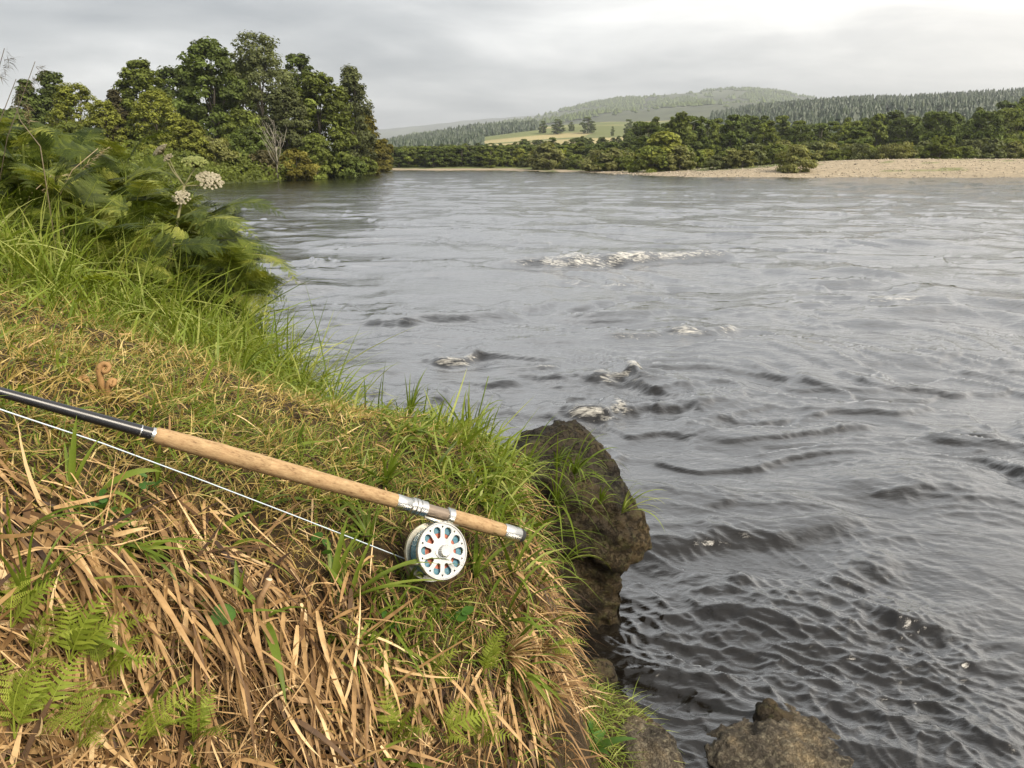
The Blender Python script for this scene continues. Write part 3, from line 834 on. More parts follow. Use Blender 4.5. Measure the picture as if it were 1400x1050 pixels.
LEFT_TREES = [  # name, u, top v, half width px, distance, kind, leaf material, leaf, label, options
    ('broadleaf_tree', 88, 97, 30, 96, 'oak', LEAF_DARK, .20, 'dark rounded tree at the far end of the wood, rising behind the yellow willow', {}),
    ('conifer_tree', 52, 108, 22, 92, 'birch', LEAF_DARK, .18, 'small dark ragged tree at the outer end of the wood beside the rounded one', {}),
    ('willow_tree', 116, 113, 42, 74, 'dome', LEAF_WILLOW, .13, 'large yellow green dome shaped willow behind the bracken', dict(up=.9, tint_bias=.1)),
    ('willow_tree', 152, 136, 30, 70, 'dome', LEAF_WILLOW, .13, 'lower yellow green willow leaning against the large dome shaped one', dict(up=.9)),
    ('broadleaf_tree', 168, 122, 20, 90, 'birch', LEAF_BROWN, .17, 'thin brownish tree between the yellow willow and the open crowned tree', dict(tint_bias=-.2)),
    ('broadleaf_tree', 206, 81, 40, 92, 'oak', LEAF_OAK, .20, 'open crowned mid green tree with sky showing through its top', dict(n_cl=46, fuzz=.24)),
    ('willow_tree', 222, 123, 42, 72, 'dome', LEAF_WILLOW, .13, 'round yellow green willow in front of the tall dark trees', dict(up=.9, tint_bias=.08)),
    ('willow_tree', 262, 164, 30, 68, 'dome', LEAF_WILLOW, .13, 'small round pale willow at the foot of the tall dark tree', dict(up=.9, tint_bias=-.1)),
    ('sycamore_tree', 300, 51, 52, 88, 'oak', LEAF_DARK, .23, 'tall dark green tree with a lumpy crown, left of the grey green one', dict(n_cl=95, fuzz=.21, tint_bias=.08)),
    ('poplar_tree', 366, 42, 56, 92, 'oak', LEAF_GREY, .17, 'tallest tree of the wood with an airy grey green crown', dict(n_cl=110, fuzz=.19)),
    ('broadleaf_tree', 395, 118, 38, 84, 'oak', LEAF_GREY, .16, 'grey olive leaved tree just behind the bare twiggy one', dict(tint_bias=-.15)),
    ('oak_tree', 442, 99, 50, 88, 'oak', LEAF_OAK, .21, 'broad dark olive oak next to the slender tree near the point', dict(n_cl=95, tint_bias=-.05)),
    ('birch_tree', 486, 87, 27, 104, 'oak', LEAF_GREY, .18, 'slender tree standing tallest near the point of the wood', dict(n_cl=60, droop=.35, tint_bias=-.12)),
    ('oak_tree', 500, 148, 27, 112, 'oak', LEAF_YELLOW, .19, 'yellowing tree at the very point of the wood beside the water', dict(tint_bias=-.12)),
    ('broadleaf_tree', 523, 190, 16, 150, 'oak', LEAF_YELLOW, .24, 'small distant yellow green tree just past the point of the wood', dict(tint_bias=-.1)),
    ('broadleaf_tree', 250, 92, 40, 112, 'oak', LEAF_DARK, .24, 'half hidden dark tree behind the round willow', dict(tint_bias=-.1)),
    ('broadleaf_tree', 415, 70, 36, 118, 'oak', LEAF_DARK, .24, 'dark tree filling the gap behind the grey green and olive crowns', dict(tint_bias=-.1)),
    ('broadleaf_tree', 20, 150, 46, 80, 'oak', LEAF_DARK, .22, 'dark tree largely covered by the tall bracken', {}),
    ('broadleaf_tree', 338, 84, 44, 122, 'oak', LEAF_DARK, .24, 'dark tree seen between the lumpy dark crown and the airy grey green one', dict(tint_bias=-.1)),
    ('shrub', 335, 150, 40, 82, 'bush', LEAF_OAK, .16, 'tall olive bush below the gap between the two tallest trees', {}),
    ('shrub', 293, 186, 38, 70, 'bush', LEAF_SHRUB, .13, 'grey green bush at the waterside under the tall dark tree', {}),
    ('shrub', 345, 176, 40, 76, 'bush', LEAF_DARK, .15, 'dark green bush below the airy grey green tree', dict(tint_bias=.1)),
    ('shrub', 362, 206, 30, 74, 'bush', LEAF_BROWN, .13, 'low brown bush at the waterline below the bare twiggy tree', {}),
    ('shrub', 405, 204, 32, 75, 'bush', LEAF_YELLOW, .13, 'yellow olive bush overhanging the waterline', {}),
    ('shrub', 432, 182, 30, 80, 'bush', LEAF_OAK, .15, 'mid green bush between the yellow olive bush and the oak', dict(tint_bias=.05)),
    ('shrub', 470, 205, 32, 88, 'bush', LEAF_DARK, .16, 'dark bush under the slender tree at the waterside', {}),
    ('shrub', 497, 214, 22, 104, 'bush', LEAF_OAK, .17, 'small green bush at the point of the wood', {}),
    ('shrub', 200, 176, 50, 72, 'bush', LEAF_OAK, .15, 'wide green bush between the two round willows', {}),
    ('shrub', 95, 170, 60, 70, 'bush', LEAF_OAK, .15, 'wide dark green bush under the yellow dome shaped willow', dict(tint_bias=-.1)),
    ('shrub', 318, 214, 34, 71, 'bush', LEAF_OAK, .14, 'low green bush at the waterline near the start of the dark reflection', dict(tint_bias=-.15)),
    ('shrub', 255, 212, 34, 66, 'bush', LEAF_DARK, .14, 'low dark bush at the waterline behind the white flower heads', {}),
]


def build_left_trees():
    for k, (nm, u, v, hw, y, kind, lm, leaf, label, opt) in enumerate(LEFT_TREES):
        x, z = ground_at(u, y)
        z = max(z, .2) - .1
        top = at_y(u, v, y)[2]
        H = top - z; R = hw / F * y * .97
        opt = dict(opt)
        opt.pop('n_cl', 0)
        opt.pop('fuzz', 0)
        ncl, tf, per = 210, .0, 62
        if nm == 'shrub': ncl, tf, per = 80, 0.0, 60
        elif kind == 'dome': ncl, tf, per, leaf = 190, .0, 60, .11
        ms = make_tree_meshes(100 + k, kind, H, R, ncl, per, leaf, trunk_frac=tf, fuzz=(.17 if kind == 'dome' else .21) if H / R < 4 else .3, **opt)
        place_tree(nm, ms, lm, (x, y, z), label, 'bush' if nm == 'shrub' else 'tree')
    shore = [(-45, 34), (-30, 41), (-24, 50), (-23, 62), (-19.5, 79), (-21.5, 110), (-25, 142)]
    rng = np.random.default_rng(303)
    pts = []
    for (ax, ay), (bx, by) in zip(shore, shore[1:]):
        m = int(math.hypot(bx - ax, by - ay) * 300)
        t = rng.uniform(0, 1, m); off = rng.uniform(-.5, 7, m)
        nx, ny = -(by - ay), bx - ax; l = math.hypot(nx, ny)
        pts.append(np.stack([ax + (bx - ax) * t + nx / l * off, ay + (by - ay) * t + ny / l * off], 1))
    pts = np.vstack(pts)
    hgt = (1.1 + 1.3 * fbm(pts[:, 0] * .35, pts[:, 1] * .35, 3, 88)) * rng.uniform(.05, 1, len(pts))
    z = np.maximum(land_h(pts[:, 0], pts[:, 1]), 0) + np.maximum(hgt, .05)
    V, Fq = leaf_quads(np.column_stack([pts, z]), rng.normal(size=(len(pts), 3)) + np.array((.3, -.3, .9)), np.full(len(pts), .15), rng)
    tn = np.clip(.45 + .5 * fbm(pts[:, 0] * .5, pts[:, 1] * .5, 2, 89) + rng.normal(0, .12, len(pts)), 0, 1)
    tag(link('undergrowth', mesh_np('undergrowth', V, Fq, {'tint': np.repeat(tn, 4)}), LEAF_OAK), 'tangled green undergrowth along the shore below the wood', kind='stuff')
    # the bare, pale twiggy trees
    for (u, v, y, sd, label) in ((378, 140, 73, 5, 'bare pale branched tree in front of the grey olive crown'),):
        rng = np.random.default_rng(sd)
        x, z = ground_at(u, y); H = at_y(u, v, y)[2] - z
        o = empty('bare_tree', (x, y, z)); tag(o, label, 'tree')
        tr = MB(); br = MB()
        tr.tube([(0, 0, -.2), (.1, 0, H * .25), (.05, .1, H * .5)], [.08, .06, .04], 6)
        for i in range(15):
            a = rng.uniform(0, 6.28); z0 = H * rng.uniform(.18, .5); L = H * rng.uniform(.28, .5)
            e = np.array((math.cos(a) * L * .42, math.sin(a) * L * .42, z0 + L * .85)); s = np.array((.07, .05, z0))
            mid = (s + e) / 2 + rng.normal(0, .12, 3)
            br.tube([s, mid, e], [.030, .022, .010], 4)
            for j in range(4):
                q = s + (e - s) * rng.uniform(.4, 1); br.tube([q, q + np.array((rng.normal(0, .35), rng.normal(0, .35), rng.uniform(.3, .8)))], [.013, .007], 3)
        link('trunk', tr.mesh('trunk'), PALE_BARK, o); link('branches', br.mesh('branches'), PALE_BARK, o)


def build_right_bank():
    rng = np.random.default_rng(51)
    tv = [make_tree_meshes(200 + i, k, 12.0, R, 60, 60, .42, trunk_frac=.10, fuzz=.25, tint_bias=tb) for i, (k, R, tb) in enumerate((('oak', 5.2, 0), ('oak', 4.4, .05), ('birch', 3.8, -.05), ('oak', 6.0, -.08), ('poplar', 3.6, .05)))]
    tmat = [LEAF_OAK, LEAF_DARK, LEAF_DARK, LEAF_OAK, LEAF_OAK]
    sv = [make_tree_meshes(300 + i, 'bush', 4.0, R, 38, 60, .26, trunk_frac=.02, fuzz=.28, tint_bias=tb, up=.7) for i, (R, tb) in enumerate(((3.2, .0), (2.6, .12), (3.8, -.08), (2.9, .05)))]
    smat = [LEAF_SHRUB, LEAF_WILLOW, LEAF_OAK, LEAF_SHRUB]
    svm = []; smm = []
    for q in sv:
        for mt in (LEAF_SHRUB, LEAF_OAK, LEAF_WILLOW if q is sv[1] else LEAF_GREY):
            svm.append((q[0], q[1].copy())); smm.append(mt)
    tvm = []; tmm = []
    for q in tv:
        for mt in (LEAF_OAK, LEAF_DARK, LEAF_GREY if q is tv[2] else LEAF_DARK):
            tvm.append((q[0], q[1].copy())); tmm.append(mt)
    # one bush stands alone on the stones
    x, z = ground_at(1087, 99)
    place_tree('shrub', make_tree_meshes(390, 'bush', at_y(1087, 197, 99)[2] - z, 2.75, 46, 110, .16, .02, .27, tint_bias=.12, up=.8), LEAF_SHRUB, (x, 99, z - .1), 'bright olive bush growing alone on the gravel, in front of the bush row', 'bush')
    # bushes behind the gravel
    for i in range(74):
        u = 690 + (1490 - 690) * (i + rng.uniform(-.45, .45)) / 74
        base = np.interp(u, [900, 1000, 1150], [124, 110, 116]) + 16 * rng.uniform(0, 1)
        if u < 900: base = 188 - (u - 690) / 210 * 62 + rng.uniform(-6, 12)
        if 1060 < u < 1110 and base < 121: base = 124
        x, z = ground_at(u, base)
        vt = np.interp(u, [690, 800, 900, 1000, 1100, 1200, 1300, 1400], [207, 203, 197, 196, 196, 197, 195, 193]) + rng.normal(0, 4.5)
        H = max(1.2, at_y(u, vt, base)[2] - z)
        H *= rng.uniform(.7, 1.2)
        k = int(rng.integers(0, 12)); s = H / 4.0
        place_tree('shrub', svm[k], smm[k], (x, base, z - .15), 'rounded olive green bush in the row along the back of the gravel bar', 'bush', 'bushes along the gravel bar', rng.uniform(0, 6.28), (s * rng.uniform(.9, 1.35), s * rng.uniform(.9, 1.35), s))
    # dark belt of trees
    for i in range(76):
        u = 880 + (1500 - 880) * (i + rng.uniform(-.5, .5)) / 76
        y = rng.uniform(145, 215)
        x, z = ground_at(u, y)
        vt = np.interp(u, [880, 900, 930, 960, 1000, 1060, 1120, 1180, 1240, 1300, 1330, 1360, 1390, 1500], [165, 153, 152, 158, 158, 160, 163, 158, 152, 155, 146, 140, 130, 135]) + rng.uniform(-3, 18) * (y < 190) + rng.uniform(-3, 6)
        H = at_y(u, vt, y)[2] - z
        k = int(rng.integers(0, 15)); s = H / 12.0
        w = np.clip(s, .75, 1.3) * rng.uniform(.65, 1.15)
        place_tree('broadleaf_tree', tvm[k], tmm[k], (x, y, z - .2), 'dark green broadleaf tree in the dense belt behind the gravel bar bushes', 'tree', 'tree belt behind the gravel bar', rng.uniform(0, 6.28), (w, w, s))
    # looser trees at the bend and below the fields
    for i in range(150):
        u = 530 + (900 - 530) * (i + rng.uniform(-.5, .5)) / 150
        y = rng.choice([rng.uniform(181, 205), rng.uniform(181, 215), rng.uniform(230, 290), rng.uniform(310, 400)])
        x, z = ground_at(u, y)
        if -sdist(RIVER, np.array([x]), np.array([float(y)]))[0] < 5: continue
        tops = np.interp(u, [535, 560, 600, 650, 700, 760, 800, 850, 900], [200, 203, 200, 201, 196, 192, 187, 182, 175])
        vt = tops + (14 if y < 250 else 5 if y < 350 else 0) + rng.normal(0, 5)
        H = max(4.5, at_y(u, vt, y)[2] - z)
        k = int(rng.integers(0, 15)); s = H / 12.0
        place_tree('broadleaf_tree', tvm[k], tmm[k], (x, y, z - .2), 'green tree on the far bank where the river bends away, below the pale field', 'tree', 'trees at the river bend', rng.uniform(0, 6.28), (max(s, .55) * 1.15, max(s, .55) * 1.15, s))
    # single trees round the fields
    for (u, vt, y, w, label) in ((762, 160, 700, 1.1, 'dark round tree at the upper edge of the pale field, nearest the plantation'), (742, 163, 720, .9, 'dark tree next to the plantation edge above the pale field'),
                           (802, 157, 690, 1.15, 'round dark tree standing alone at the top of the green field'), (858, 160, 640, .8, 'small tree beside the gap in the green field'), (836, 171, 610, .5, 'tiny lone tree in the middle of the green field'),
                           (858, 172, 330, .8, 'upright pointed tree before the green field'), (780, 165, 720, .9, 'bushy tree between the two round dark ones above the pale field'), (715, 186, 300, .9, 'tallest tree at the bend below the pale field')):
        x, z = ground_at(u, y); H = at_y(u, vt, y)[2] - z
        s = max(H, 4) / 12.0 * .9; w *= 1.35
        place_tree('broadleaf_tree', tv[1], tmat[1], (x, y, z - .3), label, 'tree', None, rng.uniform(0, 6.28), (s * w, s * w, s))
    # far plantations: one mass of conifers
    def conifers(name, label, regions, seed):
        r2 = np.random.default_rng(seed)
        vs = []; fs = []; tn = []; nb = 0
        for (ulo, uhi, ylo, yhi, n, hlo, hhi) in regions:
            us = r2.uniform(ulo, uhi, n); yy = r2.uniform(ylo, yhi, n)
            xs = np.array([ray(a, 200)[0] / ray(a, 200)[1] for a in us]) * yy
            zs = land_h(xs, yy)
            for x, y, z in zip(xs, yy, zs):
                H = r2.uniform(hlo, hhi) * (1 + .35 * float(perlin(np.array(x / 60), np.array(y / 60), 12))); R = H * r2.uniform(.30, .45); tt = np.clip(r2.normal(.45, .2), 0, 1)
                for j in range(4):
                    z0 = z + H * (.04 + .22 * j); z1 = min(z0 + H * .42, z + H); rr = R * (1 - .21 * j)
                    a = r2.uniform(0, 6.28) + np.arange(7) * 2 * np.pi / 7
                    q = rr * r2.uniform(.6, 1.25, 7)
                    ring = np.stack([x + q * np.cos(a), y + q * np.sin(a), np.full(7, z0) - r2.uniform(0, .06, 7) * H], 1)
                    vs.append(np.vstack([ring, [[x + r2.normal(0, .02) * H, y, z1]]])); tn.append(np.full(8, tt))
                    fs.append(np.stack([nb + np.arange(7), nb + (np.arange(7) + 1) % 7, np.full(7, nb + 7)], 1)); nb += 8
        me = mesh_np(name, np.vstack(vs), np.vstack(fs), {'tint': np.concatenate(tn)})
        tag(link(name, me, LEAF_CONIFER), label, kind='stuff')
    conifers('conifer_forest', 'dense conifer plantation covering the right hill', [(970, 1560, 560, 1180, 5200, 5, 8.5), (1060, 1560, 300, 560, 900, 5, 8.5)], 5)
    conifers('plantation_forest', 'conifer plantation on the hazy middle hill above the pale field', [(525, 735, 820, 1150, 1300, 6, 10), (525, 660, 480, 820, 600, 6, 9)], 6)
    r4 = np.random.default_rng(91)
    us = r4.uniform(560, 1150, 9000); yy = r4.uniform(1900, 3700, 9000)
    xs = (us - 700) / F / 1.037 * yy; pat = fbm(xs / 260, yy / 420, 4, 35)
    k_ = (pat > .02) | (r4.uniform(size=9000) < .05); xs, yy = xs[k_], yy[k_]; n = len(xs)
    z = land_h(xs, yy); R = r4.uniform(5, 11, n)
    base = np.array([(1, 0, 0), (-1, 0, 0), (0, 1, 0), (0, -1, 0), (0, 0, 1.1), (0, 0, -.4)], float)
    V = base[None] * r4.uniform(.6, 1.3, (n, 6, 1)) * R[:, None, None] + np.stack([xs, yy, z + 1.5], 1)[:, None]
    fo = np.array([(0, 2, 4), (2, 1, 4), (1, 3, 4), (3, 0, 4), (2, 0, 5), (1, 2, 5), (3, 1, 5), (0, 3, 5)])
    me = mesh_np('hill_woodland', V.reshape(-1, 3), (fo[None] + 6 * np.arange(n)[:, None, None]).reshape(-1, 3), {'tint': np.repeat(np.clip(r4.normal(.62, .10, n), 0, 1), 6)})
    tag(link('hill_woodland', me, LEAF_DARK), 'hazy woodland covering the far hill', kind='stuff')
    # stones of the gravel bar
    r3 = np.random.default_rng(77)
    xs = []; 
    while len(xs) < 7000:
        u = r3.uniform(790, 1500); s = r3.uniform(0, 1)
        y = r3.uniform(86, 150); x = ray(u, 240)[0] / ray(u, 240)[1] * y
        xs.append((x, y))
    xs = np.array(xs); sd = -sdist(RIVER, xs[:, 0], xs[:, 1])
    keep = (sd > .1) & (sd < 10 + 17 * smooth(14, 50, xs[:, 0])) & (xs[:, 0] > 9); xs = xs[keep]; z = land_h(xs[:, 0], xs[:, 1])
    n = len(xs); R = r3.uniform(.04, .12, n) * np.where(r3.uniform(size=n) < .05, 1.8, 1)
    base = np.array([(1, 0, 0), (-1, 0, 0), (0, 1, 0), (0, -1, 0), (0, 0, .7), (0, 0, -.5)], float)
    V = base[None] * r3.uniform(.6, 1.3, (n, 6, 1)) * R[:, None, None] + np.stack([xs[:, 0], xs[:, 1], z + R * .2], 1)[:, None]
    fo = np.array([(0, 2, 4), (2, 1, 4), (1, 3, 4), (3, 0, 4), (2, 0, 5), (1, 2, 5), (3, 1, 5), (0, 3, 5)])
    me = mesh_np('pebbles', V.reshape(-1, 3), (fo[None] + 6 * np.arange(n)[:, None, None]).reshape(-1, 3), {'tint': np.repeat(np.clip(r3.normal(.5, .25, n), 0, 1), 6)})
    tag(link('pebbles', me, leaf_mat('pebble', [(0, (0.09, 0.075, 0.055)), (0.5, (0.28, 0.23, 0.16)), (1, (0.55, 0.48, 0.38))], trans=0, noise=1)), 'pale rounded stones of the gravel bar', kind='stuff')


build_left_trees(); build_right_bank()

# ---------------------------------------------------------------- rocks
def hull_rock(name, groups, mat, label, amp=.03, seed=1, voxel=.014):
    """one rock: convex blocks fused into one skin, then weathered"""
    import bmesh
    bm = bmesh.new()
    for pts in groups:
        vs = [bm.verts.new(p) for p in pts]
        r = bmesh.ops.convex_hull(bm, input=vs)
        bmesh.ops.delete(bm, geom=list({g for g in r['geom_interior'] + r['geom_unused'] if isinstance(g, bmesh.types.BMVert)}), context='VERTS')
    me0 = bpy.data.meshes.new('tmp'); bm.to_mesh(me0); bm.free()
    o = bpy.data.objects.new('tmp', me0); COL.objects.link(o)
    md = o.modifiers.new('r', 'REMESH'); md.mode = 'VOXEL'; md.voxel_size = voxel
    m2 = o.modifiers.new('s', 'SMOOTH'); m2.factor = .5; m2.iterations = 2
    bpy.context.view_layer.update()
    me = bpy.data.meshes.new_from_object(o.evaluated_get(bpy.context.evaluated_depsgraph_get()))
    bpy.data.objects.remove(o); me.name = name
    n = len(me.vertices)
    co = np.zeros(n * 3); me.vertices.foreach_get('co', co); co = co.reshape(-1, 3)
    no = np.zeros(n * 3); me.vertices.foreach_get('normal', no); no = no.reshape(-1, 3)
    def n3(k, sd): return (fbm(co[:, 0] * k + co[:, 2] * k * .7, co[:, 1] * k - co[:, 2] * k * .6, 4, sd, .55) + fbm(co[:, 2] * k, co[:, 0] * k * .8 + co[:, 1] * k * .5, 3, sd + 5, .55)) * .5
    lay = np.abs(np.mod(co[:, 2] * 9 + co[:, 0] * 5 + 1.2 * n3(3, seed + 2), 1) - .5)       # bedding
    d = amp * n3(6, seed) - amp * .6 * np.maximum(.35 - np.abs(n3(11, seed + 9)) * 3, 0) + amp * .3 * n3(40, seed + 3) + amp * .35 * (lay - .25)
    me.vertices.foreach_set('co', (co + no * d[:, None]).ravel()); me.update()
    me.polygons.foreach_set('use_smooth', np.ones(len(me.polygons), bool))
    o = link(name, me, mat)
    tag(o, label, 'rock')
    return o


def build_rocks():
    up = [(696, 622, 2.72), (740, 596, 2.85), (790, 579, 2.95), (828, 612, 2.92), (852, 664, 2.86), (884, 700, 2.80), (896, 748, 2.78), (850, 782, 2.76), (800, 770, 2.70), (740, 760, 2.68), (702, 700, 2.68)]
    A_ = [P(*q) for q in up]
    g1 = A_ + [q + np.array((-.04, .34, -.10)) for q in A_] + [P(780, 680, 2.64), P(840, 716, 2.72)]
    lo = [(690, 690, 2.70), (800, 700, 2.72), (858, 765, 2.78), (856, 840, 2.84), (790, 856, 2.84), (712, 810, 2.74)]
    B_ = [P(*q) for q in lo]
    g2 = B_ + [q + np.array((-.06, .34, -.05)) for q in B_] + [p * np.array((1, 1, 0)) + np.array((-.02, .06, -.3)) for p in B_]
    hull_rock('boulder', [g1, g2], ROCK_DARK, 'large dark mossy boulder standing in the river against the bank', amp=.055, seed=4)
    def stone(u0, u1, v0, d, label, seed, mat, squash=1.0, shift=0):
        rng = np.random.default_rng(seed)
        w = (u1 - u0) / F * d / 2; c = P((u0 + u1) / 2, v0, d)
        pts = []
        for i in range(34):
            a = rng.uniform(0, 6.28); e = rng.uniform(-1, 1)
            q = np.array((math.cos(a) * math.sqrt(1 - e * e), math.sin(a) * math.sqrt(1 - e * e) * .85, e * .75 * squash)) * w * rng.uniform(.85, 1.08)
            pts.append(c + q + np.array((0, w * .6, -w * .62 * squash)))
        hull_rock('river_stone', [pts], mat, label, amp=.045, seed=seed, voxel=.009)
    stone(818, 955, 1030, 2.02, 'rounded grey brown stone below the grass edge, left of the broad stone', 12, ROCK_GREY, .9)
    stone(945, 1225, 1058, 2.12, 'broad wet grey stone with a tan corner at the water edge', 13, ROCK_GREY, .40)
    stone(1015, 1110, 990, 2.3, 'dark wet stone lying behind the broad grey one', 15, ROCK_DARK, .8)
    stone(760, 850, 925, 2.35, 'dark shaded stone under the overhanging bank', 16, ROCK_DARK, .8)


build_rocks()

# ---------------------------------------------------------------- grass blades
def blades(base, dirv, L, W, droop, rng, segs=4, tint=None, taper=1.5, fold=0.0, curl=None, tip=0.03, side=None):
    n = len(base)
    dirv = dirv / np.maximum(np.linalg.norm(dirv, axis=1, keepdims=True), 1e-6)
    if side is None:
        side = np.cross(dirv, np.array((0, 0, 1.0))) + rng.normal(size=(n, 3)) * .45
        side -= dirv * (side * dirv).sum(1, keepdims=True)
    side = side / np.maximum(np.linalg.norm(side, axis=1, keepdims=True), 1e-6)
    L = np.broadcast_to(L, n); W = np.broadcast_to(W, n); droop = np.broadcast_to(droop, n)
    ts = np.linspace(0, 1, segs + 1)
    cr = (rng.normal(size=(n, 3)) * .12 if curl is None else curl)
    rows = []
    for t in ts:
        c = base + dirv * (L * t)[:, None] + np.array((0, 0, -1.0)) * (L * droop * t * t)[:, None] + cr * (L * t * t)[:, None]
        w = W * ((1 - t ** taper) * (0.62 + .38 * min(1, t * 5)) + tip) * .5
        rows.append(c - side * w[:, None]); rows.append(c + side * w[:, None])
    V = np.stack(rows, 1)
    k = 2 * (segs + 1)
    f = np.array([(2 * i, 2 * i + 1, 2 * i + 3, 2 * i + 2) for i in range(segs)])
    Fc = (f[None] + k * np.arange(n)[:, None, None]).reshape(-1, 4)
    tint = rng.uniform(0, 1, n) if tint is None else tint
    return V.reshape(-1, 3), Fc, np.repeat(tint, k)


def sample_bank(n, rng, rmin=.7, rmax=7.0, amin=-72, amax=12, smin=0.0):
    out = []
    while sum(map(len, out)) < n:
        a = np.radians(rng.uniform(amin, amax, n)); r = np.exp(rng.uniform(math.log(rmin), math.log(rmax), n))
        x, y = r * np.sin(a), r * np.cos(a)
        k = sdist(BANK_POLY, x, y) > smin
        out.append(np.stack([x[k], y[k]], 1))
    xy = np.vstack(out)[:n]
    z = bank_h(xy[:, 0], xy[:, 1])
    return np.column_stack([xy, z])


def zone_uv(p):
    u, v, d = project(p)
    return u, v, d


def seg_dist(u, v, a, b):
    ex, ey = b[0] - a[0], b[1] - a[1]
    t = np.clip(((u - a[0]) * ex + (v - a[1]) * ey) / (ex * ex + ey * ey), 0, 1)
    return np.hypot(u - a[0] - t * ex, v - a[1] - t * ey), t


ROD_A, ROD_B = P(0, 536, 1.03), P(712, 732, 1.46)


def clear_of_rod(p, top, margin=14):
    """drop the blades that would stand between the viewer and the rod, the reel or the line"""
    u, v, d = project(p); u2, v2, d2 = project(top)
    ok = np.ones(len(p), bool)
    for f_ in (0.0, .35, .7, 1.0):
        uu, vv, dd = u + (u2 - u) * f_, v + (v2 - v) * f_, d + (d2 - d) * f_
        a, t = seg_dist(uu, vv, (0, 536), (712, 732))
        ok &= ~((a < margin) & (dd < 1.05 + .43 * t))
        ok &= ~((np.hypot(uu - 597, vv - 745) < 46) & (dd < 1.43))
        a, t = seg_dist(uu, vv, (25, 568), (550, 762))
        ok &= ~((a < 4) & (dd < 1.01 + .39 * t))
    return ok


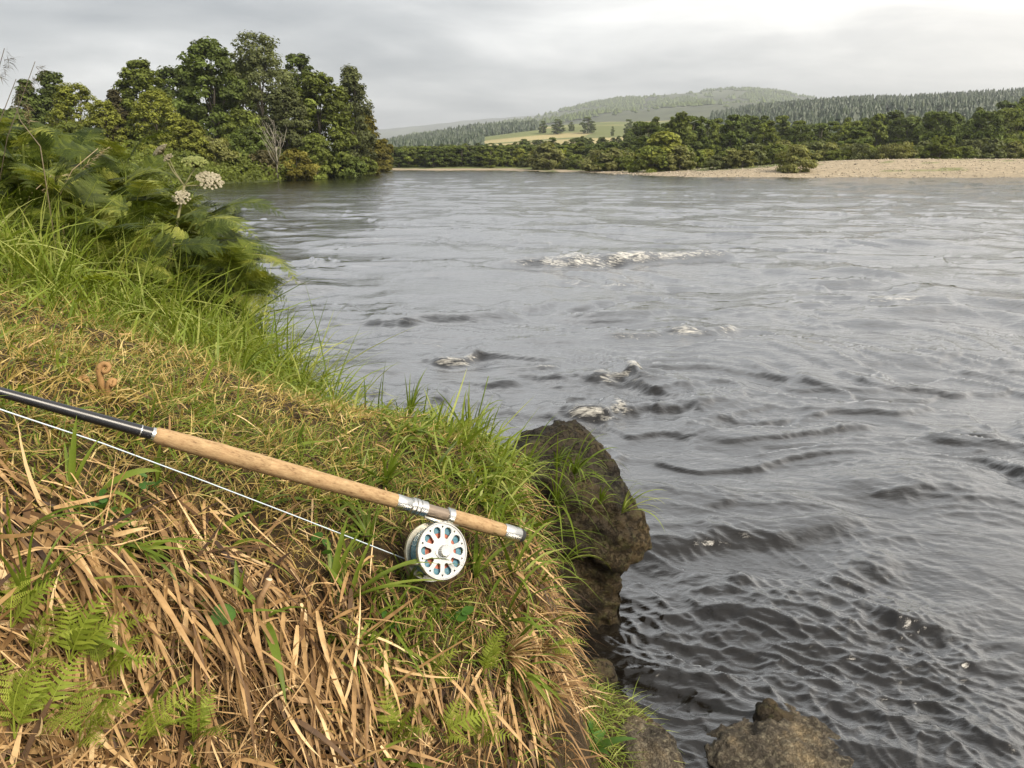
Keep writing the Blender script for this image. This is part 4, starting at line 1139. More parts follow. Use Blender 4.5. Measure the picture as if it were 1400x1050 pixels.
def build_thatch():
    rng = np.random.default_rng(17)
    def dead(name, label, n0, Lr, Wr, sd, loose_p, top_amt, tmean, tsd, lift_hi, seg, seed):
        p = sample_bank(n0, rng, .72, 2.8, -60, 10, .0)
        u, v, d = zone_uv(p)
        face = smooth(-30, 120, v - (600 + 0.26 * u)) * (1 - .72 * smooth(470, 640, u) * (1 - smooth(850, 930, v)))
        face = np.maximum(face, .9 * smooth(.22, .10, sdist(BANK_POLY, p[:, 0], p[:, 1])) * smooth(740, 800, v))
        cl = fbm(p[:, 0] * 5, p[:, 1] * 5, 3, seed)
        k = rng.uniform(size=len(p)) < (face * (1 - top_amt) + top_amt) * (0.62 + .95 * cl)
        p, u, v, face, cl = p[k], u[k], v[k], face[k], cl[k]
        n = len(p)
        gx, gy = bank_grad(p[:, 0], p[:, 1])
        dh = np.stack([-gx, -gy], 1); dh /= np.maximum(np.linalg.norm(dh, axis=1, keepdims=True), 1e-6)
        wl = fbm(p[:, 0] * 3.6, p[:, 1] * 3.6, 3, seed + 5) * 1.9 - .62 + rng.normal(0, sd, n)
        c, s_ = np.cos(wl), np.sin(wl)
        dh2 = np.stack([dh[:, 0] * c - dh[:, 1] * s_, dh[:, 0] * s_ + dh[:, 1] * c], 1)
        slope = gx * dh2[:, 0] + gy * dh2[:, 1]
        dv = np.column_stack([dh2, slope + rng.uniform(.0, lift_hi, n)])
        rnd = rng.normal(size=(n, 3)); rnd[:, 2] = np.abs(rnd[:, 2]) * .4 + (gx * rnd[:, 0] + gy * rnd[:, 1]) * .9
        dv = np.where((rng.uniform(size=n) < loose_p)[:, None], rnd, dv)
        dvn = dv / np.linalg.norm(dv, axis=1, keepdims=True)
        se = sdist(BANK_POLY, p[:, 0], p[:, 1])
        L = rng.uniform(*Lr, n) * (0.45 + .55 * face) * (.5 + .5 * smooth(0, .18, se)); W = rng.uniform(*Wr, n) * (0.5 + .5 * face)
        base = p + np.array((0, 0, 1)) * rng.uniform(0, .03, n)[:, None]
        nrm = np.column_stack([-gx, -gy, np.ones(n)]); nrm /= np.linalg.norm(nrm, axis=1, keepdims=True)
        side = np.cross(dv, nrm); side = side / np.linalg.norm(side, axis=1, keepdims=True) + rng.normal(size=(n, 3)) * .6
        side -= dvn * (side * dvn).sum(1, keepdims=True)
        ok = clear_of_rod(base, base + dvn * L[:, None], 12)
        tint = np.clip(rng.normal(tmean, tsd, n) + .3 * cl, 0, 1)
        V, Fc, T = blades(base[ok], dv[ok], L[ok], W[ok], rng.uniform(-.05, .45, n)[ok], rng, seg, tint[ok], taper=2.6, side=side[ok], tip=.08, curl=rng.normal(size=(ok.sum(), 3)) * .17)
        tag(link(name, mesh_np(name, V, Fc, {'tint': T}), DEAD), label, kind='stuff')
    dead('dead_leaves', 'thatch of dead brown leaves hanging down the bank face', 17000, (.045, .15), (.0025, .0078), .44, .32, .14, .40, .30, .20, 5, 61)
    dead('dead_stalks', 'thin dead stalks and straw tangled over the bank face', 26000, (.03, .12), (.0009, .0026), .6, .5, .34, .50, .26, .36, 4, 63)
    # --- short dry and green grass over the top of the bank
    p = sample_bank(100000, rng, .75, 5.2, -62, 10, -.02)
    u, v, d = zone_uv(p)
    topz = 1 - smooth(0, 150, v - (600 + .26 * u))
    right = smooth(420, 560, u) * (1 - smooth(860, 960, v))
    edge = np.exp(-np.maximum(sdist(BANK_POLY, p[:, 0], p[:, 1]), 0) / .10)
    cl = fbm(p[:, 0] * 3.1, p[:, 1] * 3.1, 3, 71)
    dens = np.clip(np.maximum(.9 * topz, .75 * right) + .3 * edge + .07, 0, 1) * (0.8 + .5 * cl)
    k = rng.uniform(size=len(p)) < dens
    p = p[k]; n = len(p); cl = cl[k]; v = v[k]; u = u[k]
    dv = rng.normal(size=(n, 3)) * np.array((.75, .75, .3)); dv[:, 2] = np.abs(dv[:, 2]) + .45
    dv[:, 0] += .25
    L = rng.uniform(.02, .075, n) * (1 + .35 * cl) * np.where(p[:, 1] > 2.2, 1.3, 1); W = rng.uniform(.0014, .0038, n)
    ok = clear_of_rod(p, p + dv / np.linalg.norm(dv, axis=1, keepdims=True) * L[:, None], 11)
    p, dv, L, W, cl, u, v = p[ok], dv[ok], L[ok], W[ok], cl[ok], u[ok], v[ok]; n = len(p)
    greenness = .40 + .75 * cl + .28 * smooth(420, 600, u) + .30 * smooth(1.7, 2.6, p[:, 1])
    g = rng.uniform(size=n) < np.clip(greenness, .12, .9)
    for nm, mask, mat, label in (('short_green_grass', g, GREEN, 'short green grass on top of the bank round the rod'), ('dry_grass', ~g, STRAW, 'short dry straw coloured grass on top of the bank')):
        V, Fc, T = blades(p[mask], dv[mask], L[mask], W[mask], rng.uniform(.1, .7, mask.sum()), rng, 3, np.clip(rng.normal(.56, .22, mask.sum()), 0, 1))
        tag(link(nm, mesh_np(nm, V, Fc, {'tint': T}), mat), label, kind='stuff')
    # --- broader green blades in clumps round the reel and here and there in the thatch
    p = sample_bank(15000, rng, .8, 2.4, -55, 10, .0)
    u, v, d = zone_uv(p)
    cl = fbm(p[:, 0] * 7, p[:, 1] * 7, 2, 77)
    w = .95 * smooth(380, 540, u) * (1 - smooth(860, 960, v)) + .22 * smooth(0, 100, v - (560 + .26 * u)) + .12
    k = rng.uniform(size=len(p)) < np.clip(w * smooth(.0, .45, cl) * 1.3, 0, 1)
    p = p[k]; n = len(p); d = d[k]
    dv = rng.normal(size=(n, 3)) * np.array((.6, .6, .25)) + np.array((.30, .05, .62))
    L = rng.uniform(.04, .13, n); W = rng.uniform(.0035, .0085, n)
    ok = clear_of_rod(p, p + dv / np.linalg.norm(dv, axis=1, keepdims=True) * L[:, None], 11)
    V, Fc, T = blades(p[ok], dv[ok], L[ok], W[ok], rng.uniform(.2, .8, ok.sum()), rng, 5, np.clip(rng.normal(.5, .2, ok.sum()), 0, 1), taper=2.2)
    tag(link('coarse_grass', mesh_np('coarse_grass', V, Fc, {'tint': T}), GREEN), 'clumps of coarse green grass round the reel and through the thatch', kind='stuff')
    # --- long lush grass under the bracken and along the edge
    p = sample_bank(42000, rng, 1.3, 7.0, -50, 5, .0)
    u, v, d = zone_uv(p)
    s = sdist(BANK_POLY, p[:, 0], p[:, 1])
    lush = smooth(1.85, 2.7, p[:, 1] + .35 * np.maximum(-p[:, 0] - .9, 0)) * .95
    rim = np.exp(-((s - .05) / .10) ** 2) * smooth(1.3, 1.8, p[:, 1]) * .75
    cl = fbm(p[:, 0] * 2.3, p[:, 1] * 2.3, 3, 81)
    k = rng.uniform(size=len(p)) < np.clip(np.maximum(lush, rim) * (0.75 + .7 * cl), 0, 1)
    p = p[k]; n = len(p); cl = cl[k]
    dv = rng.normal(size=(n, 3)) * np.array((.5, .5, .2)) + np.array((.28, -.22, .95))
    L = rng.uniform(.12, .40, n) * (1 + .25 * cl) * np.where(p[:, 1] > 2.3, 1.1, .5); W = rng.uniform(.003, .0072, n)
    V, Fc, T = blades(p, dv, L, W, rng.uniform(.15, .8, n), rng, 5, np.clip(rng.normal(.74, .2, n) + .2 * cl, 0, 1), taper=2.0)
    tag(link('long_grass', mesh_np('long_grass', V, Fc, {'tint': T}), GREEN), 'long arching bright green grass below the bracken', kind='stuff')
    # --- dry fringe hanging over the cut edge of the bank
    xs = rng.uniform(-.25, .22, 9000); ys = rng.uniform(.75, 1.75, 9000); sd = sdist(BANK_POLY, xs, ys); k = (sd > -.14) & (sd < .05) & (fbm(xs * 9, ys * 9, 2, 44) > -.12) & (rng.uniform(size=9000) < .6)
    xs, ys = xs[k], ys[k]; z = bank_h(xs, ys); n = len(xs)
    p = np.column_stack([xs, ys, z + .005])
    dv = np.column_stack([rng.normal(.45, .5, n), rng.normal(-.2, .65, n), rng.normal(.05, .45, n)])
    L = rng.uniform(.04, .12, n); ok = clear_of_rod(p, p + dv * L[:, None], 12)
    V, Fc, T = blades(p[ok], dv[ok], L[ok], rng.uniform(.0018, .0055, n)[ok], rng.uniform(.2, .9, n)[ok], rng, 4, np.clip(rng.normal(.42, .28, n), 0, 1)[ok], taper=2.4)
    tag(link('dry_fringe', mesh_np('dry_fringe', V, Fc, {'tint': T}), DEAD), 'dry straw fringe hanging over the cut edge of the bank', kind='stuff')
    # --- grass on the low ledge by the stones
    x = rng.normal(.20, .12, 1600); y = rng.normal(1.80, .13, 1600); z = bank_h(x, y); kk = z > .03
    p = np.column_stack([x, y, z])[kk]; n = len(p)
    dv = rng.normal(size=(n, 3)) * np.array((.8, .8, .2)) + np.array((.2, -.1, .5))
    V, Fc, T = blades(p, dv, rng.uniform(.04, .11, n), rng.uniform(.002, .004, n), rng.uniform(.2, .8, n), rng, 3, np.clip(rng.normal(.75, .2, n), 0, 1))
    tag(link('ledge_grass', mesh_np('ledge_grass', V, Fc, {'tint': T}), GREEN), 'yellow green grass on the low ledge by the stones', kind='stuff')


build_thatch()


def leaf_blade_mesh(name, L, W, droop, rng, tint, az=0.0, elev=.8, fold=.25, segs=9, taper=2.2, twist=.0):
    """one broad grass leaf: folded along its midrib, arching"""
    v = []; f = []
    d = np.array((math.cos(az) * math.cos(elev), math.sin(az) * math.cos(elev), math.sin(elev)))
    sd = np.array((-math.sin(az), math.cos(az), 0.0))
    c = np.zeros(3)
    for i in range(segs + 1):
        t = i / segs
        w = W * .5 * ((1 - t ** taper) * (.5 + .5 * min(1, t * 4)) + .015)
        up = np.cross(d, sd); up *= -1 if up[2] < 0 else 1
        s2 = sd * math.cos(twist * t) + up * math.sin(twist * t)
        v += [c - s2 * w + up * w * fold, c, c + s2 * w + up * w * fold]
        c = c + d * L / segs
        d = d + np.array((0, 0, -1.0)) * droop / segs * 1.6 * (0.4 + t); d /= np.linalg.norm(d)
    for i in range(segs):
        a = 3 * i
        f += [(a, a + 1, a + 4, a + 3), (a + 1, a + 2, a + 5, a + 4)]
    mb = MB(); mb.add(v, f, tint)
    return mb.mesh(name)


def build_tufts():
    rng = np.random.default_rng(29)
    def tuft(u, v, d, specs, label, name='grass_tuft', cat='grass tuft', group=None, mat=GREEN, dz=0.0):
        """specs: (azimuth deg in the ground plane: 0 = right, 90 = away; elevation, length, width, droop, tint)"""
        q = P(u, v, d); z = float(bank_h(np.array([q[0]]), np.array([q[1]]))[0])
        o = empty(name, (q[0], q[1], z + .012 + dz)); tag(o, label, cat, group)
        for (az, el, L, W, dr, ti) in specs:
            link('leaf', leaf_blade_mesh('leaf', L, W, dr, rng, ti, math.radians(az), math.radians(el), twist=rng.normal(0, .5)), mat, o)
        return o
    def rnd(n, L, W, el=(25, 75), az=(-100, 100), dr=(.6, 1.6), ti=(.3, .8)):
        return [(rng.uniform(*az), rng.uniform(*el), rng.uniform(*L), rng.uniform(*W), rng.uniform(*dr), rng.uniform(*ti)) for _ in range(n)]
    # broad leaved tufts that can be picked out in the photograph
    tuft(480, 850, 1.28, [(12, 40, .17, .013, 1.0, .6), (25, 32, .19, .014, .9, .65), (-10, 30, .15, .012, .8, .55), (60, 60, .12, .010, .6, .6), (5, 22, .16, .012, .5, .75), (160, 60, .09, .01, .8, .5)], 'tuft of broad bright green leaves arching below the reel')
    tuft(455, 790, 1.27, [(70, 65, .11, .012, .5, .55), (50, 55, .10, .011, .5, .6), (110, 60, .08, .010, .6, .5), (20, 45, .08, .009, .5, .7)], 'upright tuft of green leaves just left of the reel')
    tuft(365, 905, 1.17, [(-62, 15, .16, .016, 1.6, .42), (15, 30, .075, .014, 1.0, .45), (170, 70, .06, .010, .4, .5), (60, 75, .05, .008, .4, .5)], 'tuft with one very broad green leaf hanging down the dead thatch')
    tuft(330, 850, 1.15, [(110, 62, .06, .011, .5, .45), (140, 50, .05, .012, .6, .5), (70, 70, .05, .008, .5, .55)], 'small tuft of stubby green leaves beside the cut stem')
    tuft(345, 690, 1.27, [(60, 50, .06, .009, .6, .5), (20, 35, .07, .010, .8, .6)], 'small green tuft just below the cork grip')
    tuft(90, 622, 1.02, [(80, 75, .10, .011, .3, .6), (55, 60, .08, .009, .5, .65), (120, 65, .07, .008, .5, .6)], 'tall upright green leaves in front of the black rod shaft')
    tuft(140, 720, 1.08, [(25, 35, .09, .013, .9, .6), (-20, 20, .07, .009, .9, .65)], 'pale green leaf pair lying on the thatch below the line')
    tuft(210, 640, 1.17, [(80, 70, .07, .009, .3, .65), (60, 60, .06, .008, .5, .6), (110, 55, .05, .008, .5, .7)], 'small upright tuft between the rod and the line')
    tuft(300, 735, 1.2, [(30, 45, .06, .010, .8, .55), (160, 50, .05, .010, .6, .5)], 'short green tuft on top of the thatch below the line')
    tuft(650, 800, 1.44, rnd(9, (.08, .15), (.006, .011), el=(35, 75)), 'dense green tuft right of the reel')
    tuft(700, 770, 1.50, rnd(8, (.09, .17), (.006, .010), el=(30, 70), az=(-120, 40)), 'green leaves drooping over the bank edge beyond the rod butt')
    tuft(530, 690, 1.50, rnd(16, (.07, .14), (.005, .009), el=(40, 80)), 'thick green tuft behind the silver reel seat')
    tuft(505, 740, 1.36, rnd(12, (.06, .13), (.004, .008), el=(30, 75), az=(0, 180)), 'fine leaved green tuft between the line and the reel')
    tuft(560, 830, 1.36, rnd(10, (.07, .13), (.006, .010), el=(35, 75)), 'green tuft directly under the reel')
    tuft(690, 880, 1.45, rnd(7, (.10, .18), (.006, .009), el=(25, 70), az=(-60, 60), dr=(1.0, 1.8)), 'green leaves arching over the edge near the dry tuft')
    tuft(640, 590, 2.10, rnd(14, (.10, .20), (.004, .007), el=(60, 88)), 'tall thin green grass standing on the bank edge before the boulder')
    tuft(560, 585, 2.15, rnd(14, (.08, .16), (.004, .007), el=(55, 85)), 'green grass clump on the bank edge in the middle of the shore')
    tuft(455, 548, 2.45, rnd(16, (.10, .22), (.004, .007), el=(45, 80), az=(-60, 90)), 'bright green clump on the bank edge below the lush grass')
    tuft(330, 515, 2.1, rnd(12, (.12, .24), (.004, .007), el=(25, 65), az=(-50, 70)), 'loose green clump leaning over the dry grass')
    tuft(40, 830, .90, rnd(12, (.08, .16), (.003, .006), el=(35, 80)), 'fine grey green grass clump at the lower left')
    tuft(20, 760, .93, rnd(8, (.06, .13), (.003, .006), el=(35, 80)), 'small grey green grass clump above the lower left ferns')
    tuft(700, 960, 1.42, rnd(9, (.09, .16), (.004, .007), el=(20, 60), az=(-90, 30), dr=(1.0, 1.8)), 'hanging green leaves at the foot of the bank edge')
    tuft(30, 330, 3.2, rnd(14, (.2, .38), (.006, .011), el=(35, 75), az=(-60, 120)), 'tall broad bladed grass at the left edge below the bracken')
    tuft(130, 330, 3.2, rnd(12, (.2, .36), (.005, .010), el=(30, 70), az=(-60, 120)), 'tall light green grass below the middle of the bracken')
    # single tall thin stems standing against the water
    for (u, v, d, H, label) in ((650, 600, 2.05, .20, 'tallest thin grass stem against the water, above the bank edge'), (340, 450, 3.4, .24, 'thin dark upright stem against the water beside the lush grass'), (362, 470, 3.3, .16, 'short dark stem leaning at the waterside next to the upright one')):
        q = P(u, v, d); z = float(bank_h(np.array([q[0]]), np.array([q[1]]))[0])
        mb = MB(); mb.tube([(0, 0, -.02), (.01, 0, H * .5), (.035, 0, H)], [.0024, .002, .0012], 5)
        o = link('tall_grass', mb.mesh('tall_grass'), GREEN, loc=(q[0], q[1], z)); tag(o, label, 'grass stem')
    # tufts of dead leaves whose leaves can be told apart
    dead_meshes = [leaf_blade_mesh('leaf', rng.uniform(.09, .17), rng.uniform(.004, .0085), rng.uniform(.2, .9), rng, rng.uniform(.25, .9), 0, .3, fold=rng.uniform(.1, .6), taper=3.0, twist=rng.normal(0, .8), segs=6) for _ in range(14)]
    for m_ in dead_meshes: m_.materials.append(DEAD)
    spots = [(60, 690), (150, 740), (230, 760), (330, 780), (420, 810), (120, 830), (200, 840), (280, 860), (360, 860), (440, 880), (520, 880), (590, 900), (180, 920), (260, 930), (330, 960), (420, 960), (500, 960), (570, 970), (640, 950), (400, 750), (100, 760), (480, 1010), (560, 1030), (660, 1000), (220, 690), (300, 900), (700, 900), (730, 860)]
    for (u, v) in spots:
        d = float(np.interp(u, [0, 300, 600, 740], [.9, 1.1, 1.3, 1.42])); q = P(u, v, d)
        z = float(bank_h(np.array([q[0]]), np.array([q[1]]))[0])
        gx, gy = bank_grad(np.array([q[0]]), np.array([q[1]]))
        az0 = math.atan2(-gy[0], -gx[0]) - .6; sl = math.atan(math.hypot(gx[0], gy[0]))
        o = empty('dead_leaf_tuft', (q[0], q[1], z + .015)); tag(o, 'tuft of dead brown strap leaves draped down the bank face below the rod', 'leaf tuft', 'dead leaf tufts on the bank face')
        for i in range(9):
            m_ = dead_meshes[int(rng.integers(0, 14))]
            link('leaf', m_, None, o, (rng.normal(0, .02), rng.normal(0, .02), rng.uniform(0, .02)), Euler((rng.normal(0, .45), sl * .75 + rng.normal(0.12, .16), az0 + rng.normal(0, .5)), 'XYZ'), rng.uniform(.75, 1.1))
    # dry splayed tufts at the edge of the bank
    for (u, v, d, label) in ((735, 850, 1.47, 'dry straw tuft splayed over the bank edge below the boulder'), (745, 920, 1.46, 'dry straw tuft hanging at the foot of the bank edge'), (690, 930, 1.42, 'dry brown tuft just inside the bank edge')):
        tuft(u, v, d, rnd(46, (.05, .10), (.003, .006), el=(-5, 60), az=(-110, 50), dr=(.2, 1.2), ti=(.3, 1)), label, 'dry_tuft', 'dry tuft', None, DEAD)
    # grass growing on the boulder
    def rock_tuft(u, v, d, n, L, label, az=(-120, 60), el=(20, 80), ti=(.2, .7)):
        q = P(u, v, d)
        o = empty('grass_tuft', q); tag(o, label, 'grass tuft')
        for (a, e, l, w, dr, t_) in rnd(n, L, (.004, .008), el=el, az=az, dr=(.8, 2.0), ti=ti):
            link('leaf', leaf_blade_mesh('leaf', l, w, dr, rng, t_, math.radians(a), math.radians(e), twist=rng.normal(0, .5)), GREEN, o)
    rock_tuft(760, 690, 2.64, 34, (.16, .34), 'long dark green grass growing on the upper face of the boulder')
    rock_tuft(715, 660, 2.62, 30, (.14, .3), 'long grass draped over the inner shoulder of the boulder')
    rock_tuft(760, 640, 2.70, 26, (.08, .18), 'short dark grass across the middle of the boulder face', ti=(.1, .5))
    rock_tuft(820, 690, 2.70, 14, (.08, .16), 'thin olive grass beside the bright tuft on the boulder', ti=(.3, .8))
    rock_tuft(785, 650, 2.66, 24, (.12, .26), 'green grass on the top ledge of the boulder')
    rock_tuft(735, 740, 2.60, 26, (.14, .3), 'long grass in the gap between the bank and the boulder')
    rock_tuft(850, 702, 2.70, 16, (.12, .22), 'bright yellow green tuft on the outer corner of the boulder', az=(-70, 70), ti=(.7, 1.0))
    rock_tuft(770, 770, 2.64, 14, (.1, .22), 'sparse trailing grass low on the boulder', ti=(.4, .9))


build_tufts()

# ---------------------------------------------------------------- ferns and bracken
def frond_mesh(name, L, npairs, ratio, rng, bip=True, arch=.25, droop_tip=.35, pw=.34, start=.12, kite=True):
    """a fern frond along +x: rachis, pinnae in pairs, each cut into pinnules"""
    mb = MB()
    def rach(t): return np.array((L * t * (1 - .10 * t * t), 0.0, L * (arch * math.sin(t * math.pi * .55) - droop_tip * t ** 2.6)))
    pts = [rach(t) for t in np.linspace(0, 1, 9)]
    mb.tube(pts, [L * .009 * (1 - .85 * t) for t in np.linspace(0, 1, 9)], 4, tint=.75)
    for i in range(npairs):
        t = start + (1 - start) * (i + .3) / npairs
        q = rach(t); q2 = rach(min(1, t + .03)); d = q2 - q; d /= np.linalg.norm(d) + 1e-9
        env = math.sin(min(1, (1 - t) * 1.28) * math.pi / 2) ** .9 * (min(1, (t - start + .10) / .14))
        for sgn in (-1, 1):
            Lp = L * ratio * env * rng.uniform(.88, 1.08) + L * .012
            ang = math.radians(rng.uniform(58, 76))
            dr = d * math.cos(ang) + np.array((0, sgn, 0)) * math.sin(ang)
            up = np.cross(dr, np.array((0, -sgn, 0)) + d * .01); up = np.array((-d[2], 0, d[0]))
            sag = rng.uniform(.02, .22)
            side = np.cross(up, dr)
            nk = max(3, int(round(npairs * .8 * env + 3))) if bip else 1
            ti = float(np.clip(rng.normal(.5, .13), 0, 1))
            if not bip:
                w = Lp * pw * .5
                for_v = []
                m_ = 5
                for j in range(m_ + 1):
                    tt = j / m_; c = q + dr * Lp * tt - np.array((0, 0, 1)) * Lp * sag * tt * tt
                    ww = w * (1 - tt ** 1.6) + w * .03
                    ww *= (1.0 if j % 2 == 0 else .82)
                    for_v += [c - side * ww, c + side * ww]
                mb.add(for_v, [(2 * j, 2 * j + 1, 2 * j + 3, 2 * j + 2) for j in range(m_)], ti)
                continue
            for j in range(nk):
                tt = (j + .5) / nk
                c = q + dr * Lp * tt - np.array((0, 0, 1)) * Lp * sag * tt * tt
                pl = Lp * pw * (1 - tt) ** .75 * rng.uniform(.85, 1.1) + Lp * .02
                w = Lp / nk * .42
                for s2 in (-1, 1):
                    e = dr * .42 + side * s2 * .9; e /= np.linalg.norm(e)
                    b2 = np.cross(up, e); dz = np.array((0, 0, -pl * rng.uniform(0, .35)))
                    mb.add([c - b2 * w * .6, c + e * pl * .45 - b2 * w + dz * .2, c + e * pl + dz, c + e * pl * .45 + b2 * w + dz * .2, c + b2 * w * .6], [(0, 1, 3, 4), (1, 2, 3)], ti)
            e = q + dr * Lp - np.array((0, 0, 1)) * Lp * sag
    return mb.mesh(name, False)


def build_ferns():
    rng = np.random.default_rng(41)
    fr = [frond_mesh('frond', 1.0, int(rng.integers(11, 15)), rng.uniform(.28, .36), rng, True, arch=rng.uniform(.1, .3), droop_tip=rng.uniform(.2, .5), pw=.24) for _ in range(7)]
    for m_ in fr: m_.materials.append(BRACKEN)
    sil_u = [-60, 0, 60, 130, 170, 200, 240, 280, 320, 370]
    sil_v = [118, 128, 155, 183, 196, 218, 245, 278, 325, 370]
    pl = []
    for i in range(64):
        for _ in range(60):
            d = rng.uniform(2.7, 5.2); u = rng.uniform(-90, 330)
            x = ray(u, 330)[0] / ray(u, 330)[1] * d; y = d
            if float(sdist(BANK_POLY, np.array([x]), np.array([y]))[0]) < .05: continue
            if all(math.hypot(x - a, y - b) > .17 for a, b in pl): break
        else: continue
        pl.append((x, y))
        z = float(bank_h(np.array([x]), np.array([y]))[0])
        vt = np.interp(u, sil_u, sil_v)
        top = at_y(u, vt, y)[2] + rng.uniform(-.22, .0)
        H = float(np.clip(top - z, .18, .85))
        o = empty('bracken', (x, y, z)); tag(o, 'dark green bracken plant in the tall stand on the bank at the left', 'bracken', 'bracken stand on the bank')
        mb = MB(); lx, ly = rng.normal(0, .04, 2)
        mb.tube([(0, 0, -.03), (lx * .5, ly * .5, H * .4), (lx, ly, H * .8)], [.006, .005, .003], 5, .7)
        link('stem', mb.mesh('stem'), BRACKEN, o)
        nf = int(rng.integers(8, 12)); a0 = rng.uniform(0, 6.28)
        for k in range(nf):
            a = a0 + k * 6.28 / nf + rng.normal(0, .3); hz = H * rng.uniform(.35, .85)
            el = rng.uniform(-.35, .95)
            s = rng.uniform(.22, .40) * np.clip(H / .6, .7, 1.1)
            link('frond', fr[int(rng.integers(0, 7))], None, o, (lx * hz / H, ly * hz / H, hz), Euler((rng.normal(0, .55), -el, a), 'XYZ'), s)
    # the fronds that reach out over the water
    for (u, v, d, az, el, s, label) in ((285, 330, 3.4, -20, -.05, .42, 'long light green bracken frond reaching over the water'), (300, 365, 3.3, -30, -.15, .38, 'drooping bracken frond over the water, below the longest one'), (275, 300, 3.5, 0, .1, .42, 'upper bracken frond over the water below the white flowers'),
                                     (250, 350, 3.2, -35, 0, .45, 'bracken frond hanging down towards the grass edge'), (318, 350, 3.2, -15, -.2, .34, 'pale tipped bracken frond farthest out over the water'), (305, 385, 3.1, -35, -.3, .32, 'lowest bracken frond drooping to the waterside grass'), (230, 320, 3.3, -10, .05, .45, 'bracken frond in front of the gap where water shows')):
        q = P(u, v, d)
        z = float(bank_h(np.array([q[0] - .25]), np.array([q[1] + .1]))[0])
        o = empty('bracken', (q[0] - .18, q[1] + .08, z)); tag(o, label, 'bracken')
        hh = q[2] - z
        mb = MB(); mb.tube([(0, 0, -.05), (.04, -.02, hh * .5), (.18, -.08, hh)], [.006, .005, .004], 5, .75); link('stem', mb.mesh('stem'), BRACKEN, o)
        link('frond', fr[int(rng.integers(0, 7))], None, o, (.18, -.08, hh), Euler((rng.normal(0, .2), -el, math.radians(az)), 'XYZ'), s)
        link('frond', fr[int(rng.integers(0, 7))], None, o, (.11, -.05, hh * .8), Euler((rng.normal(0, .2), -el + .1, math.radians(az + 50)), 'XYZ'), s * .7)
    # small bright ferns among the thatch
    sf = [frond_mesh('frond', 1.0, 13, .20, rng, False, arch=rng.uniform(.1, .3), droop_tip=rng.uniform(.1, .5), pw=.27, start=.15) for _ in range(3)]
    sb = [frond_mesh('frond', 1.0, 10, .24, rng, True, arch=rng.uniform(.1, .3), droop_tip=rng.uniform(.1, .5), pw=.20, start=.2) for _ in range(3)]
    for m_ in sf + sb: m_.materials.append(FERN)
    def fern(u, v, d, specs, label, dz=.02):
        q = P(u, v, d); z = float(bank_h(np.array([q[0]]), np.array([q[1]]))[0])
        o = empty('fern', (q[0], q[1], max(z, q[2] - .03) + dz if abs(z - q[2]) < .2 else z + dz)); tag(o, label, 'fern')
        for (az, el, s, kind) in specs:
            link('frond', (sf if kind == 0 else sb)[int(rng.integers(0, 3))], None, o, None, Euler((rng.normal(0, .3), -math.radians(el), math.radians(az)), 'XYZ'), s * .70)
    fern(55, 975, .82, [(70, 40, .13, 0), (20, 25, .12, 0), (-30, 20, .12, 1), (120, 40, .10, 0)], 'bright green fern at the lower left edge of the thatch')
    fern(40, 900, .85, [(20, 40, .11, 0), (70, 45, .12, 1), (-20, 20, .09, 0)], 'pale green fern above the lower left one')
    fern(190, 1035, .92, [(35, 35, .15, 1), (5, 25, .13, 1), (80, 40, .11, 0), (160, 30, .10, 0)], 'yellow green fern at the bottom edge left of the middle')
    fern(165, 945, .98, [(15, 30, .09, 0), (-70, 20, .09, 0)], 'small curled fern sprig on the thatch')
    fern(585, 960, 1.28, [(30, 35, .13, 1), (80, 45, .11, 1), (0, 20, .10, 0)], 'feathery light green fern low on the bank')
    fern(600, 1020, 1.24, [(10, 25, .16, 0), (50, 30, .12, 1), (-30, 15, .10, 0), (150, 30, .12, 0)], 'spreading fern at the bottom of the bank')
    fern(750, 868, 1.48, [(-5, 22, .12, 0), (-25, 5, .08, 0)], 'small fern frond poking out over the water from the bank edge', .0)
    fern(100, 420, 2.3, [(-8, 12, .34, 0), (20, 20, .2, 0)], 'long light green fern frond lying on the dry grass below the lush grass', .05)
    for (u, v, d, label) in ((15, 860, .86, 'small pale fern at the left edge above the lower left ferns'), (95, 905, .88, 'light green fern between the lower left fern and the thatch'), (20, 1010, .80, 'light fern in the lower left corner'), (110, 1030, .86, 'bright fern at the bottom edge near the lower left corner'),
                             (265, 1020, .97, 'yellow green fern tip beside the bottom edge fern'), (150, 985, .94, 'short fern sprig below the curled one'), (540, 1040, 1.18, 'low fern at the bottom edge under the feathery one'), (650, 1035, 1.28, 'light green fern at the bottom near the bank foot'), (660, 975, 1.36, 'small fern near the dry edge tufts')):
        fern(u, v, d, [(rng.uniform(-40, 130), rng.uniform(25, 60), rng.uniform(.09, .15), int(rng.integers(0, 2))) for _ in range(5)], label, .03)
    # curled brown dead fern behind the rod
    q = P(140, 535, 1.32); z = float(bank_h(np.array([q[0]]), np.array([q[1]]))[0])
    o = empty('dead_fern', (q[0], q[1], z)); tag(o, 'curled brown withered fern standing behind the black rod shaft', 'fern')
    brown = plain_mat('withered', (0.27, 0.15, 0.055), .8, noise=.5, scale=90)
    for (dx, H, cr, a) in ((0.0, .045, .010, 0), (-.024, .024, .008, 2.6), (.014, .02, .006, .6), (-.04, .014, .006, 3.0)):
        mb = MB(); pts = [(dx * .3, 0, -.02), (dx * .7, 0, H * .5), (dx, 0, H)]
        for k in range(12):
            th = k / 12 * 8.0; r = cr * (1 - k / 14)
            pts.append((dx + math.cos(a) * (cr - math.cos(th) * r), .004 * math.sin(th), H + math.sin(th) * r))
        mb.tube(pts, [.0055] * 3 + [.0055 - .0003 * k for k in range(12)], 6)
        link('stalk', mb.mesh('stalk'), brown, o)
    # cut stem
    q = P(352, 858, 1.16); z = float(bank_h(np.array([q[0]]), np.array([q[1]]))[0])
